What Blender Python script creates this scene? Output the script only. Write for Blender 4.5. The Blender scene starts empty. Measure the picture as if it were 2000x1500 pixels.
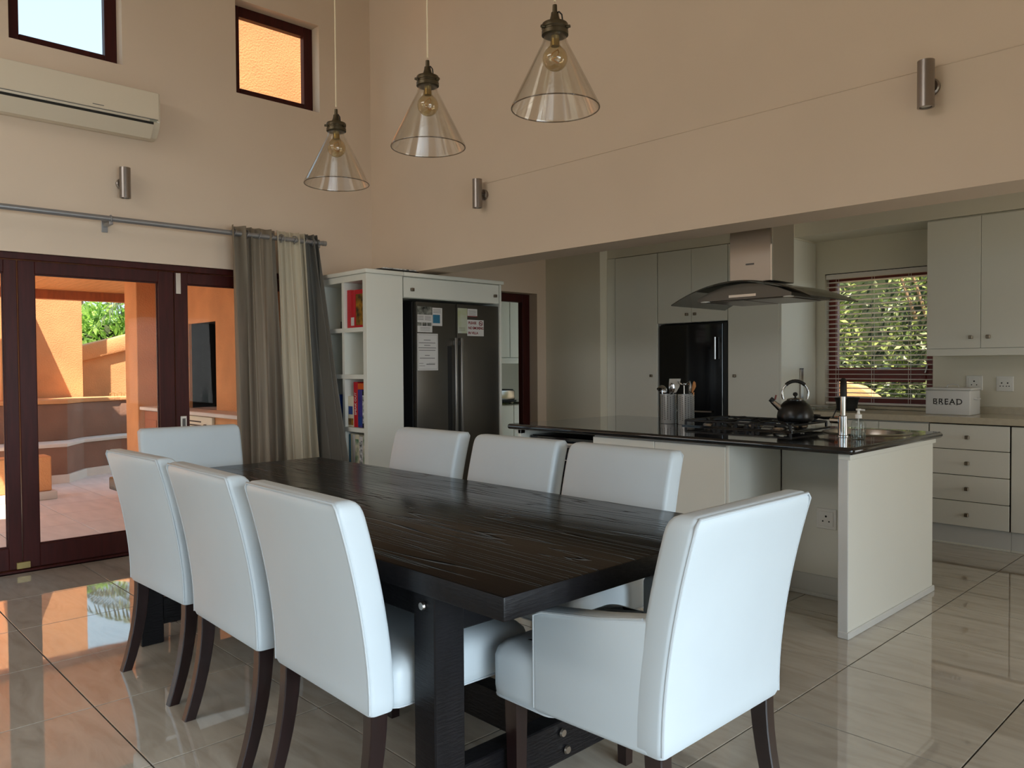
import bpy, bmesh, math, random
from mathutils import Vector, Matrix, noise

# ------------------------------------------------------------------ camera, world, lights, exposure
scene = bpy.context.scene
COL = scene.collection
FL, YAW, PIT, ROL, EYE = 1531.732, math.radians(136.28114), math.radians(-1.31793), math.radians(-0.37908), 1.33
_f = Vector((math.cos(PIT) * math.cos(YAW), math.cos(PIT) * math.sin(YAW), math.sin(PIT)))
_r = Vector((math.sin(YAW), -math.cos(YAW), 0))
_u = _r.cross(_f)
_r2 = math.cos(ROL) * _r + math.sin(ROL) * _u
_u2 = -math.sin(ROL) * _r + math.cos(ROL) * _u
cd = bpy.data.cameras.new('camera')
cam = bpy.data.objects.new('camera', cd)
COL.objects.link(cam)
cd.sensor_fit = 'HORIZONTAL'
cd.sensor_width = 36.0
cd.lens = 36.0 * FL / 2000.0
cd.clip_start, cd.clip_end = 0.05, 200
cam.matrix_world = Matrix(((_r2.x, _u2.x, -_f.x, 0), (_r2.y, _u2.y, -_f.y, 0), (_r2.z, _u2.z, -_f.z, EYE), (0, 0, 0, 1)))
scene.camera = cam

scene.view_settings.view_transform = 'Standard'
scene.view_settings.look = 'None'
scene.view_settings.gamma = 1.0
scene.view_settings.use_curve_mapping = False
scene.view_settings.exposure = 0.2


def S(r, g, b):
    f = lambda c: (c / 255 / 12.92) if c / 255 <= 0.04045 else ((c / 255 + 0.055) / 1.055) ** 2.4
    return (f(r), f(g), f(b), 1.0)


world = bpy.data.worlds.new('sky')
scene.world = world
world.use_nodes = True
_wt = world.node_tree
_wt.nodes.clear()
_o = _wt.nodes.new('ShaderNodeOutputWorld')
_b = _wt.nodes.new('ShaderNodeBackground')
_tc = _wt.nodes.new('ShaderNodeTexCoord')
_sep = _wt.nodes.new('ShaderNodeSeparateXYZ')
_rmp = _wt.nodes.new('ShaderNodeValToRGB')
_rmp.color_ramp.elements[0].position, _rmp.color_ramp.elements[0].color = 0.0, (0.66, 0.84, 0.93, 1)
_rmp.color_ramp.elements[1].position, _rmp.color_ramp.elements[1].color = 0.8, (0.38, 0.64, 0.90, 1)
_wt.links.new(_tc.outputs['Generated'], _sep.inputs[0])
_wt.links.new(_sep.outputs['Z'], _rmp.inputs['Fac'])
_wt.links.new(_rmp.outputs['Color'], _b.inputs['Color'])
_b.inputs['Strength'].default_value = 1.35
_wt.links.new(_b.outputs[0], _o.inputs[0])


def lamp(name, kind, loc, direction, energy, color, size=None, angle=None):
    l = bpy.data.lights.new(name, kind)
    l.energy, l.color = energy, color
    if size:
        l.shape = 'RECTANGLE'
        l.size, l.size_y = size
    if angle:
        l.angle = angle
    o = bpy.data.objects.new(name, l)
    COL.objects.link(o)
    o.location = loc
    o.rotation_euler = Vector(direction).to_track_quat('-Z', 'Y').to_euler()
    return o


lamp('sun', 'SUN', (-9, 6, 12), (-0.36, 0.34, -0.87), 10.0, (1.0, 0.92, 0.80), angle=0.01)
# area lamps for daylight from doors behind the camera; upper and kitchen lamps are added
_k = lamp('daylight_terrace_doors', 'AREA', (2.82, 0.0, 1.25), (-1, 0, -0.34), 79, (0.79, 0.91, 1.0), size=(4.6, 2.1))
_k.data.spread = math.radians(82)
lamp('daylight_rear_doors', 'AREA', (-2.0, -3.32, 1.25), (0, 1, 0), 9, (0.86, 0.94, 1.0), size=(4.0, 2.1))
lamp('upper_wall_fill_lamp', 'AREA', (-3.3, -3.32, 4.1), (0, 1, -0.15), 40, (1.0, 0.89, 0.78), size=(3.8, 0.9))  # added fill for the upper walls, its high window is unseen
lamp('kitchen_fill_lamp', 'AREA', (2.82, 5.5, 1.25), (-1, 0, 0), 26, (1.0, 0.96, 0.88), size=(1.6, 2.0))  # added lamp that brightens the kitchen, its door is unseen

# ------------------------------------------------------------------ materials
MATS = {}


def mat(name, col, rough=0.5, metal=0.0, var=0.0, scale=4.0, stretch=(1, 1, 1), bump=0.0, bscale=60.0, bstretch=(1, 1, 1),
        spec=0.5, coat=0.0, coords='Object', sheen=0.0, col2=None, detail=3.0, transl=0.0):
    m = bpy.data.materials.new(name)
    m.use_nodes = True
    nt = m.node_tree
    p = nt.nodes['Principled BSDF']
    p.inputs['Roughness'].default_value = rough
    p.inputs['Metallic'].default_value = metal
    p.inputs['Specular IOR Level'].default_value = spec
    p.inputs['Coat Weight'].default_value = coat
    p.inputs['Coat Roughness'].default_value = 0.08
    p.inputs['Base Color'].default_value = col

    def vec(st):
        if coords == 'World':
            g = nt.nodes.new('ShaderNodeNewGeometry')
            src = g.outputs['Position']
        else:
            g = nt.nodes.new('ShaderNodeTexCoord')
            src = g.outputs['Object']
        mp = nt.nodes.new('ShaderNodeMapping')
        mp.inputs['Scale'].default_value = st
        nt.links.new(src, mp.inputs['Vector'])
        return mp.outputs['Vector']
    if var > 0 or col2:
        n = nt.nodes.new('ShaderNodeTexNoise')
        n.inputs['Scale'].default_value = scale
        n.inputs['Detail'].default_value = detail
        nt.links.new(vec(stretch), n.inputs['Vector'])
        r = nt.nodes.new('ShaderNodeValToRGB')
        r.color_ramp.elements[0].position, r.color_ramp.elements[1].position = 0.3, 0.7
        lo = tuple(c * (1 - var) for c in col[:3]) + (1,)
        hi = tuple(min(1, c * (1 + var)) for c in col[:3]) + (1,)
        if col2:
            lo, hi = col, col2
        r.color_ramp.elements[0].color, r.color_ramp.elements[1].color = lo, hi
        nt.links.new(n.outputs['Fac'], r.inputs['Fac'])
        nt.links.new(r.outputs['Color'], p.inputs['Base Color'])
    if bump > 0:
        n2 = nt.nodes.new('ShaderNodeTexNoise')
        n2.inputs['Scale'].default_value = bscale
        n2.inputs['Detail'].default_value = 3.0
        nt.links.new(vec(bstretch), n2.inputs['Vector'])
        b = nt.nodes.new('ShaderNodeBump')
        b.inputs['Strength'].default_value = bump
        b.inputs['Distance'].default_value = 0.01
        nt.links.new(n2.outputs['Fac'], b.inputs['Height'])
        nt.links.new(b.outputs['Normal'], p.inputs['Normal'])
    if transl > 0:
        out = nt.nodes['Material Output']
        t = nt.nodes.new('ShaderNodeBsdfTranslucent')
        t.inputs['Color'].default_value = col
        mx = nt.nodes.new('ShaderNodeMixShader')
        mx.inputs['Fac'].default_value = transl
        nt.links.new(p.outputs[0], mx.inputs[1])
        nt.links.new(t.outputs[0], mx.inputs[2])
        nt.links.new(mx.outputs[0], out.inputs['Surface'])
    MATS[name] = m
    return m


def clear_glass(name, tint=(1, 1, 1, 1), ior=1.45, rough=0.0, boost=0.0):
    m = bpy.data.materials.new(name)
    m.use_nodes = True
    nt = m.node_tree
    nt.nodes.remove(nt.nodes['Principled BSDF'])
    out = nt.nodes['Material Output']
    t = nt.nodes.new('ShaderNodeBsdfTransparent')
    t.inputs['Color'].default_value = tint
    g = nt.nodes.new('ShaderNodeBsdfGlossy')
    g.inputs['Roughness'].default_value = rough
    # thin-sheet reflectance (Schlick), the same from both sides of the sheet
    lw = nt.nodes.new('ShaderNodeLayerWeight')
    lw.inputs['Blend'].default_value = 0.5
    pw = nt.nodes.new('ShaderNodeMath'); pw.operation = 'POWER'; pw.inputs[1].default_value = 4.0
    f0 = ((ior - 1) / (ior + 1)) ** 2
    fr = nt.nodes.new('ShaderNodeMath'); fr.operation = 'MULTIPLY_ADD'
    fr.inputs[1].default_value, fr.inputs[2].default_value = 0.9 - f0, f0 + boost
    nt.links.new(lw.outputs['Facing'], pw.inputs[0])
    nt.links.new(pw.outputs[0], fr.inputs[0])
    mx = nt.nodes.new('ShaderNodeMixShader')
    nt.links.new(fr.outputs[0], mx.inputs['Fac'])
    nt.links.new(t.outputs[0], mx.inputs[1])
    nt.links.new(g.outputs[0], mx.inputs[2])
    nt.links.new(mx.outputs[0], out.inputs['Surface'])
    return m


def leaf_mat(name, cols, transl=0.35):
    m = bpy.data.materials.new(name)
    m.use_nodes = True
    nt = m.node_tree
    p = nt.nodes['Principled BSDF']
    p.inputs['Roughness'].default_value = 0.4
    g = nt.nodes.new('ShaderNodeNewGeometry')
    r = nt.nodes.new('ShaderNodeValToRGB')
    e = r.color_ramp.elements
    e[0].position, e[0].color = 0.0, cols[0]
    e[1].position, e[1].color = 1.0, cols[-1]
    for i, c in enumerate(cols[1:-1]):
        k = e.new((i + 1) / (len(cols) - 1))
        k.color = c
    nt.links.new(g.outputs['Random Per Island'], r.inputs['Fac'])
    nt.links.new(r.outputs['Color'], p.inputs['Base Color'])
    t = nt.nodes.new('ShaderNodeBsdfTranslucent')
    nt.links.new(r.outputs['Color'], t.inputs['Color'])
    mx = nt.nodes.new('ShaderNodeMixShader')
    mx.inputs['Fac'].default_value = transl
    nt.links.new(p.outputs[0], mx.inputs[1])
    nt.links.new(t.outputs[0], mx.inputs[2])
    nt.links.new(mx.outputs[0], nt.nodes['Material Output'].inputs['Surface'])
    return m


M_WALL = mat('cream_plaster', S(223, 203, 182), 0.75, var=0.03, scale=1.2, bump=0.05, bscale=35, coords='World')
M_KWALL = mat('kitchen_plaster', S(229, 223, 206), 0.7, var=0.03, scale=1.2, coords='World')
M_CEIL = mat('ceiling_paint', S(208, 196, 180), 0.8)
M_GROUT = mat('grout', S(48, 43, 38), 0.8)
M_MAHOG = mat('mahogany_frame', S(62, 21, 18), 0.45, var=0.25, scale=6, stretch=(6, 6, 0.6), spec=0.25)
M_REDWOOD = mat('redwood_frame', S(116, 40, 28), 0.4, var=0.2, scale=6, stretch=(1, 6, 6))
M_GLASS = clear_glass('window_glass', ior=1.18)
M_LAMPGLASS = clear_glass('lamp_glass', tint=(0.95, 0.94, 0.92, 1), ior=1.55, boost=0.03)
M_RIM = clear_glass('lamp_glass_rim', tint=(0.58, 0.55, 0.52, 1), ior=1.5)
M_BOTTLE = clear_glass('bottle_glass', tint=(0.86, 0.90, 0.90, 1), ior=1.5)
M_HOODGLASS = clear_glass('hood_glass', tint=(0.36, 0.37, 0.36, 1), ior=1.5)
M_AMBER = clear_glass('amber_bulb_glass', tint=(1.0, 0.90, 0.66, 1), ior=1.7, boost=0.10)
M_LEATHER = mat('white_leather', S(199, 209, 215), 0.42, var=0.03, scale=3, bump=0.10, bscale=9, spec=0.45)
M_PIPING = mat('white_piping', S(190, 198, 203), 0.5)
M_LEG = mat('dark_mahogany_leg', S(32, 17, 17), 0.3, var=0.35, scale=5, stretch=(5, 5, 0.6), coat=0.3)
M_EBONY = mat('ebony_beam', S(15, 14, 17), 0.4, spec=0.25, var=0.3, scale=5, stretch=(6, 6, 1), bump=0.2, bscale=25, bstretch=(1, 1, 6))
M_WHITE = mat('white_lacquer', S(230, 229, 219), 0.38, var=0.012, scale=2)
M_WHITE2 = mat('white_plinth', S(214, 214, 210), 0.45)
M_SEAM = mat('dark_gap', S(52, 46, 40), 0.8)
M_KNOB = mat('brushed_knob', S(128, 118, 104), 0.38, metal=0.9)
M_STEEL = mat('brushed_steel', S(176, 170, 164), 0.28, metal=1.0, bump=0.02, bscale=80, bstretch=(1, 1, 12))
M_LAMPST = mat('satin_nickel', S(150, 144, 140), 0.32, metal=1.0, bump=0.03, bscale=120, bstretch=(10, 10, 0.5))
M_CAN = mat('polished_can_steel', S(226, 226, 224), 0.27, metal=0.7)
M_CHROME = mat('chrome', S(205, 206, 208), 0.07, metal=1.0)
M_FRIDGE = mat('graphite_steel', S(98, 95, 90), 0.32, metal=0.75, var=0.04, scale=3)
M_FRSIDE = mat('graphite_side', S(44, 44, 46), 0.4, metal=0.3)
M_HANDLE = mat('fridge_handle_steel', S(168, 168, 168), 0.3, metal=0.9)
M_BLACKGL = mat('black_glass', S(6, 7, 12), 0.06, spec=0.5, coat=0.5)
M_BLACK = mat('black_enamel', S(14, 14, 15), 0.28)
M_MATBLK = mat('matt_black', S(20, 20, 20), 0.6)
M_IRON = mat('cast_iron', S(18, 18, 20), 0.45, bump=0.2, bscale=80)
M_GRANITE = mat('black_granite', S(10, 11, 14), 0.04, col2=S(20, 21, 25), scale=90, spec=0.6, coat=0.5)
M_STONE = mat('beige_quartz', S(198, 188, 166), 0.16, var=0.06, scale=30)
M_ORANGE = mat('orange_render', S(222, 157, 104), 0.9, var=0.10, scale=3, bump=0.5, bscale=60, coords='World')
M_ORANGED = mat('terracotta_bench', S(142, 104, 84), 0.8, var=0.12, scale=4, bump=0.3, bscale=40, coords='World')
M_SKIRT = mat('pale_stone', S(224, 212, 198), 0.7, var=0.06)
M_PATIO = mat('patio_tile', S(232, 220, 210), 0.5, var=0.07, scale=3, stretch=(1, 4, 1), coords='World')
M_PINE = mat('pine_board', S(206, 140, 84), 0.5, var=0.18, scale=4, stretch=(1, 10, 1))
M_CABWOOD = mat('teak_door', S(166, 86, 44), 0.45, var=0.2, scale=5, stretch=(6, 6, 1))
M_SOOT = mat('sooty_brick', S(15, 14, 14), 0.9, var=0.3)
M_AC = mat('air_conditioner_plastic', S(224, 211, 190), 0.42)
M_PAPER = mat('paper', S(212, 208, 204), 0.6)
M_RED = mat('red_print', S(190, 26, 40), 0.45)
M_REDTXT = mat('dark_red_print', S(130, 24, 32), 0.6)
M_INK = mat('grey_ink', S(104, 100, 98), 0.7)
M_BLUE = mat('blue_print', S(30, 66, 140), 0.45)
M_TEAL = mat('teal_print', S(40, 110, 140), 0.5)
M_CREAM = mat('cream_board', S(224, 214, 188), 0.55)
M_PHOTO = mat('landscape_print', S(28, 30, 26), 0.4, col2=S(150, 150, 140), scale=26)
M_MEADOW = mat('meadow_print', S(176, 180, 140), 0.5, col2=S(196, 200, 196), scale=8)
M_GAMEPIC = mat('game_picture', S(20, 22, 20), 0.4, col2=S(170, 120, 30), scale=22)
M_GREENPIC = mat('green_cover', S(90, 130, 96), 0.5, col2=S(220, 214, 190), scale=20)
M_BWPIC = mat('dotted_cover', S(18, 18, 22), 0.5, col2=S(235, 235, 235), scale=34)
M_PURPLE = mat('purple_print', S(60, 50, 130), 0.45, var=0.3, scale=12)
M_ORPR = mat('orange_print', S(210, 90, 30), 0.45)
M_TAUPE = mat('taupe_voile', S(172, 160, 142), 0.75, var=0.16, scale=4, stretch=(8, 8, 0.3), transl=0.42)
M_CREAMC = mat('cream_voile', S(222, 212, 190), 0.8, var=0.05, scale=4, stretch=(8, 8, 0.3), transl=0.28)
M_CHARC = mat('charcoal_voile', S(112, 109, 102), 0.75, var=0.10, scale=4, stretch=(8, 8, 0.3), transl=0.15)
M_ROD = mat('grey_rod', S(150, 150, 152), 0.35, metal=0.5)
M_BRONZE = mat('aged_bronze', S(86, 76, 58), 0.4, metal=0.8)
M_CORD = mat('cream_cord', S(226, 208, 176), 0.6)
M_FILAM = mat('gold_filament', S(220, 160, 70), 0.3, metal=0.8)
M_BRASS = mat('brass', S(176, 156, 104), 0.35, metal=0.8)
M_BLIND = mat('white_blind', S(238, 230, 222), 0.45)
M_PLASTIC = mat('white_plastic', S(236, 234, 228), 0.4)
M_BREAD = mat('white_tin', S(226, 226, 224), 0.35)
M_TYPE = mat('charcoal_lettering', S(52, 50, 50), 0.6)
M_BARK = mat('bark', S(150, 120, 88), 0.9, var=0.2, scale=8)
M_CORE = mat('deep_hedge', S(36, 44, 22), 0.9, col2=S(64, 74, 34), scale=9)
M_SOIL = mat('soil', S(84, 70, 50), 0.9, var=0.2)
M_LEAFK = leaf_mat('garden_leaf', [S(58, 70, 30), S(96, 116, 48), S(140, 150, 84), S(196, 204, 110), S(214, 214, 180)])
M_LEAFT = leaf_mat('tropical_leaf', [S(110, 150, 60), S(160, 200, 80), S(196, 226, 120), S(90, 130, 60)], 0.5)
M_PALM = leaf_mat('palm_leaf', [S(50, 62, 40), S(90, 104, 66), S(130, 130, 90)], 0.2)
M_GROUND = mat('garden_ground', S(110, 104, 70), 0.95, var=0.2)


def floor_material():
    m = bpy.data.materials.new('polished_porcelain')
    m.use_nodes = True
    nt = m.node_tree
    p = nt.nodes['Principled BSDF']
    g = nt.nodes.new('ShaderNodeNewGeometry')
    mp = nt.nodes.new('ShaderNodeMapping')
    mp.inputs['Rotation'].default_value = (0, 0, 0.5)
    mp.inputs['Scale'].default_value = (1.0, 4.5, 1.0)
    nt.links.new(g.outputs['Position'], mp.inputs['Vector'])
    n = nt.nodes.new('ShaderNodeTexNoise')
    n.inputs['Scale'].default_value, n.inputs['Detail'].default_value, n.inputs['Distortion'].default_value = 2.2, 8, 1.6
    nt.links.new(mp.outputs[0], n.inputs['Vector'])
    r = nt.nodes.new('ShaderNodeValToRGB')
    e = r.color_ramp.elements
    e[0].position, e[0].color = 0.30, S(172, 161, 146)
    e[1].position, e[1].color = 0.75, S(196, 186, 171)
    k = e.new(0.5)
    k.color = S(186, 176, 161)
    nt.links.new(n.outputs['Fac'], r.inputs['Fac'])
    nt.links.new(r.outputs[0], p.inputs['Base Color'])
    p.inputs['Roughness'].default_value = 0.03
    p.inputs['Specular IOR Level'].default_value = 1.0
    p.inputs['Coat Weight'].default_value = 0.6
    p.inputs['Coat Roughness'].default_value = 0.02
    n2 = nt.nodes.new('ShaderNodeTexNoise')
    n2.inputs['Scale'].default_value, n2.inputs['Detail'].default_value = 7.0, 1.0
    nt.links.new(g.outputs['Position'], n2.inputs['Vector'])
    b = nt.nodes.new('ShaderNodeBump')
    b.inputs['Strength'].default_value, b.inputs['Distance'].default_value = 0.05, 0.004
    nt.links.new(n2.outputs['Fac'], b.inputs['Height'])
    nt.links.new(b.outputs[0], p.inputs['Normal'])
    return m


def tabletop_material():
    m = bpy.data.materials.new('cracked_dark_timber')
    m.use_nodes = True
    nt = m.node_tree
    p = nt.nodes['Principled BSDF']
    tc = nt.nodes.new('ShaderNodeTexCoord')
    mp = nt.nodes.new('ShaderNodeMapping')
    mp.inputs['Scale'].default_value = (0.36, 7.5, 1.0)
    nt.links.new(tc.outputs['Object'], mp.inputs['Vector'])
    n = nt.nodes.new('ShaderNodeTexNoise')
    n.inputs['Scale'].default_value, n.inputs['Detail'].default_value, n.inputs['Distortion'].default_value = 1.5, 1.5, 0.5
    nt.links.new(mp.outputs[0], n.inputs['Vector'])
    # contour lines of the stretched noise make the long wavering cracks
    mu = nt.nodes.new('ShaderNodeMath'); mu.operation = 'MULTIPLY'; mu.inputs[1].default_value = 9.0
    fr = nt.nodes.new('ShaderNodeMath'); fr.operation = 'FRACT'
    sb = nt.nodes.new('ShaderNodeMath'); sb.operation = 'SUBTRACT'; sb.inputs[1].default_value = 0.5
    ab = nt.nodes.new('ShaderNodeMath'); ab.operation = 'ABSOLUTE'
    nt.links.new(n.outputs['Fac'], mu.inputs[0]); nt.links.new(mu.outputs[0], fr.inputs[0])
    nt.links.new(fr.outputs[0], sb.inputs[0]); nt.links.new(sb.outputs[0], ab.inputs[0])
    cr = nt.nodes.new('ShaderNodeValToRGB')
    cr.color_ramp.elements[0].position, cr.color_ramp.elements[0].color = 0.0, (0, 0, 0, 1)
    cr.color_ramp.elements[1].position, cr.color_ramp.elements[1].color = 0.10, (1, 1, 1, 1)
    nt.links.new(ab.outputs[0], cr.inputs[0])
    mp2 = nt.nodes.new('ShaderNodeMapping')
    mp2.inputs['Scale'].default_value = (1.2, 40.0, 1.0)
    nt.links.new(tc.outputs['Object'], mp2.inputs['Vector'])
    n2 = nt.nodes.new('ShaderNodeTexNoise')
    n2.inputs['Scale'].default_value, n2.inputs['Detail'].default_value = 2.0, 4
    nt.links.new(mp2.outputs[0], n2.inputs['Vector'])
    ad = nt.nodes.new('ShaderNodeMath'); ad.operation = 'MULTIPLY_ADD'; ad.inputs[1].default_value = 0.05
    nt.links.new(n2.outputs['Fac'], ad.inputs[0]); nt.links.new(cr.outputs[0], ad.inputs[2])
    b = nt.nodes.new('ShaderNodeBump')
    b.inputs['Strength'].default_value, b.inputs['Distance'].default_value = 0.8, 0.010
    nt.links.new(ad.outputs[0], b.inputs['Height'])
    nt.links.new(b.outputs[0], p.inputs['Normal'])
    r = nt.nodes.new('ShaderNodeValToRGB')
    r.color_ramp.elements[0].position, r.color_ramp.elements[0].color = 0.3, S(5, 5, 6)
    r.color_ramp.elements[1].position, r.color_ramp.elements[1].color = 0.7, S(13, 12, 13)
    nt.links.new(n2.outputs['Fac'], r.inputs[0])
    nt.links.new(r.outputs[0], p.inputs['Base Color'])
    p.inputs['Roughness'].default_value = 0.20
    p.inputs['Specular IOR Level'].default_value = 0.16
    return m


M_FLOOR = floor_material()
M_TOP = tabletop_material()

# ------------------------------------------------------------------ mesh helpers
ORG = {}


def new_obj(name, me):
    o = bpy.data.objects.new(name, me)
    COL.objects.link(o)
    return o


def thing(name, label, cat, loc=(0, 0, 0), rz=0.0, group=None, kind=None, local=False):
    o = new_obj(name, None)
    o.empty_display_size = 0.1
    o.location = loc
    o.rotation_euler = (0, 0, rz)
    if label:
        o['label'] = label
    if cat:
        o['category'] = cat
    if group:
        o['group'] = group
    if kind:
        o['kind'] = kind
    ORG[o.name] = Vector((0, 0, 0)) if local else Vector(loc)
    return o


def finish(bm, name, m, parent=None, smooth=False, label=None, org=None):
    bmesh.ops.recalc_face_normals(bm, faces=bm.faces)
    me = bpy.data.meshes.new(name)
    bm.to_mesh(me)
    bm.free()
    if isinstance(m, (list, tuple)):
        for x in m:
            me.materials.append(x)
    else:
        me.materials.append(m)
    if smooth:
        for p in me.polygons:
            p.use_smooth = True
        try:
            me.set_sharp_from_angle(angle=math.radians(smooth if smooth is not True else 40))
        except Exception:
            pass
    o = new_obj(name, me)
    if parent is not None:
        o.parent = parent
        off = ORG[parent.name]
        if off.length > 0:
            me.transform(Matrix.Translation(-off))
        ORG[o.name] = off
    else:
        ORG[o.name] = Vector((0, 0, 0))
    if label:
        o['label'] = label
    return o


def box(bm, x0, x1, y0, y1, z0, z1, bev=0.0, seg=1):
    vs = [bm.verts.new((x, y, z)) for z in (z0, z1) for y in (y0, y1) for x in (x0, x1)]
    f = [(0, 1, 3, 2), (4, 6, 7, 5), (0, 4, 5, 1), (2, 3, 7, 6), (0, 2, 6, 4), (1, 5, 7, 3)]
    fs = [bm.faces.new([vs[i] for i in q]) for q in f]
    bmesh.ops.recalc_face_normals(bm, faces=fs)
    if bev > 0:
        es = list({e for q in fs for e in q.edges})
        bmesh.ops.bevel(bm, geom=es, offset=bev, segments=seg, affect='EDGES', profile=0.5)


def B(parent, name, m, x0, x1, y0, y1, z0, z1, bev=0.002, seg=1, label=None):
    bm = bmesh.new()
    box(bm, min(x0, x1), max(x0, x1), min(y0, y1), max(y0, y1), min(z0, z1), max(z0, z1), bev, seg)
    return finish(bm, name, m, parent, smooth=(40 if seg > 1 else False), label=label)


def tube(bm, pts, r, n=8, closed=False, radii=None, square=False):
    pts = [Vector(p) for p in pts]
    rings = []
    up = None
    N = len(pts)
    for i, p in enumerate(pts):
        if closed:
            t = (pts[(i + 1) % N] - pts[i - 1]).normalized()
        else:
            t = (pts[min(i + 1, N - 1)] - pts[max(i - 1, 0)]).normalized()
        if up is None:
            a = Vector((0, 0, 1)) if abs(t.z) < 0.9 else Vector((1, 0, 0))
            up = (a - t * a.dot(t)).normalized()
        else:
            up = (up - t * up.dot(t)).normalized()
        s = t.cross(up)
        rr = radii[i] if radii else r
        ring = []
        for k in range(n):
            an = 2 * math.pi * (k + (0.5 if square else 0)) / n
            ring.append(bm.verts.new(p + (up * math.cos(an) + s * math.sin(an)) * rr))
        rings.append(ring)
    for i in range(N if closed else N - 1):
        a, b = rings[i], rings[(i + 1) % N]
        for k in range(n):
            bm.faces.new((a[k], a[(k + 1) % n], b[(k + 1) % n], b[k]))
    if not closed:
        bm.faces.new(rings[0][::-1])
        bm.faces.new(rings[-1])


def lathe(bm, prof, c=(0, 0, 0), n=32, mtx=None):
    c = Vector(c)
    rings = []
    for r, z in prof:
        if r < 1e-6:
            v = Vector((0, 0, z))
            rings.append([bm.verts.new(c + (mtx @ v if mtx else v))])
        else:
            ring = []
            for k in range(n):
                a = 2 * math.pi * k / n
                v = Vector((r * math.cos(a), r * math.sin(a), z))
                ring.append(bm.verts.new(c + (mtx @ v if mtx else v)))
            rings.append(ring)
    for a, b in zip(rings, rings[1:]):
        for k in range(n):
            k2 = (k + 1) % n
            if len(a) == 1 and len(b) == 1:
                continue
            if len(a) == 1:
                bm.faces.new((a[0], b[k], b[k2]))
            elif len(b) == 1:
                bm.faces.new((a[k], a[k2], b[0]))
            else:
                bm.faces.new((a[k], a[k2], b[k2], b[k]))


def L(parent, name, m, prof, c=(0, 0, 0), n=32, mtx=None, smooth=35, label=None):
    bm = bmesh.new()
    lathe(bm, prof, c, n, mtx)
    return finish(bm, name, m, parent, smooth=smooth, label=label)


def TB(parent, name, m, pts, r, n=8, closed=False, radii=None, label=None, square=False):
    bm = bmesh.new()
    tube(bm, pts, r, n, closed, radii, square)
    return finish(bm, name, m, parent, smooth=(False if square else 50), label=label)


def prism(bm, poly, h0, h1, axis='y', bev=0.0, seg=2):
    """poly in the two other axes, extruded between h0 and h1 along axis."""
    def P(a, b, h):
        return {'x': (h, a, b), 'y': (a, h, b), 'z': (a, b, h)}[axis]
    lo = [bm.verts.new(P(a, b, h0)) for a, b in poly]
    hi = [bm.verts.new(P(a, b, h1)) for a, b in poly]
    n = len(poly)
    fs = [bm.faces.new(lo[::-1]), bm.faces.new(hi)]
    for i in range(n):
        fs.append(bm.faces.new((lo[i], lo[(i + 1) % n], hi[(i + 1) % n], hi[i])))
    bmesh.ops.recalc_face_normals(bm, faces=fs)
    if bev:
        es = list({e for q in fs for e in q.edges})
        bmesh.ops.bevel(bm, geom=es, offset=bev, segments=seg, affect='EDGES', profile=0.5)


def PR(parent, name, m, poly, h0, h1, axis='y', bev=0.0, seg=2, label=None):
    bm = bmesh.new()
    prism(bm, poly, h0, h1, axis, bev, seg)
    return finish(bm, name, m, parent, smooth=(40 if bev else False), label=label)


def rrect(hw, y0, y1, r, n=4):
    pts = []
    for cx, cy, a0 in ((hw - r, y1 - r, 0), (-hw + r, y1 - r, 90), (-hw + r, y0 + r, 180), (hw - r, y0 + r, 270)):
        for k in range(n + 1):
            a = math.radians(a0 + 90 * k / n)
            pts.append((cx + r * math.cos(a), cy + r * math.sin(a)))
    return pts


def loft(bm, rings):
    """rings: list of (pts2d, z)"""
    vs = [[bm.verts.new((x, y, z)) for x, y in pts] for pts, z in rings]
    n = len(vs[0])
    for a, b in zip(vs, vs[1:]):
        for k in range(n):
            bm.faces.new((a[k], a[(k + 1) % n], b[(k + 1) % n], b[k]))
    bm.faces.new(vs[0][::-1])
    bm.faces.new(vs[-1])


def wall_mesh(u0, u1, z0, z1, t0, t1, holes, axis):
    """axis 'x': plane x=const (u=y); axis 'y': plane y=const (u=x). Holes (u0,u1,z0,z1)."""
    us = sorted({u0, u1, *[h[0] for h in holes], *[h[1] for h in holes]})
    zs = sorted({z0, z1, *[h[2] for h in holes], *[h[3] for h in holes]})
    bm = bmesh.new()
    solid = {}
    for i in range(len(us) - 1):
        for j in range(len(zs) - 1):
            cu, cz = (us[i] + us[i + 1]) / 2, (zs[j] + zs[j + 1]) / 2
            solid[i, j] = not any(h[0] < cu < h[1] and h[2] < cz < h[3] for h in holes)
    cache = {}

    def V(i, j, t):
        k = (i, j, t)
        if k not in cache:
            tt = t0 if t == 0 else t1
            cache[k] = bm.verts.new((tt, us[i], zs[j]) if axis == 'x' else (us[i], tt, zs[j]))
        return cache[k]
    for (i, j), s in solid.items():
        if not s:
            continue
        for t in (0, 1):
            bm.faces.new((V(i, j, t), V(i + 1, j, t), V(i + 1, j + 1, t), V(i, j + 1, t)))
        for di, dj, a, b in ((-1, 0, (i, j), (i, j + 1)), (1, 0, (i + 1, j), (i + 1, j + 1)), (0, -1, (i, j), (i + 1, j)), (0, 1, (i, j + 1), (i + 1, j + 1))):
            if not solid.get((i + di, j + dj), False):
                bm.faces.new((V(*a, 0), V(*b, 0), V(*b, 1), V(*a, 1)))
    return bm


def struct(name, bm, m):
    o = finish(bm, name, m)
    o['kind'] = 'structure'
    return o


def sbox(name, m, *c):
    bm = bmesh.new()
    box(bm, *c)
    return struct(name, bm, m)


def copy_tree(o, parent=None):
    c = o.copy()
    COL.objects.link(c)
    c.parent = parent
    ORG[c.name] = ORG.get(o.name, Vector((0, 0, 0)))
    for ch in list(o.children):
        copy_tree(ch, c)
    return c


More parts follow.
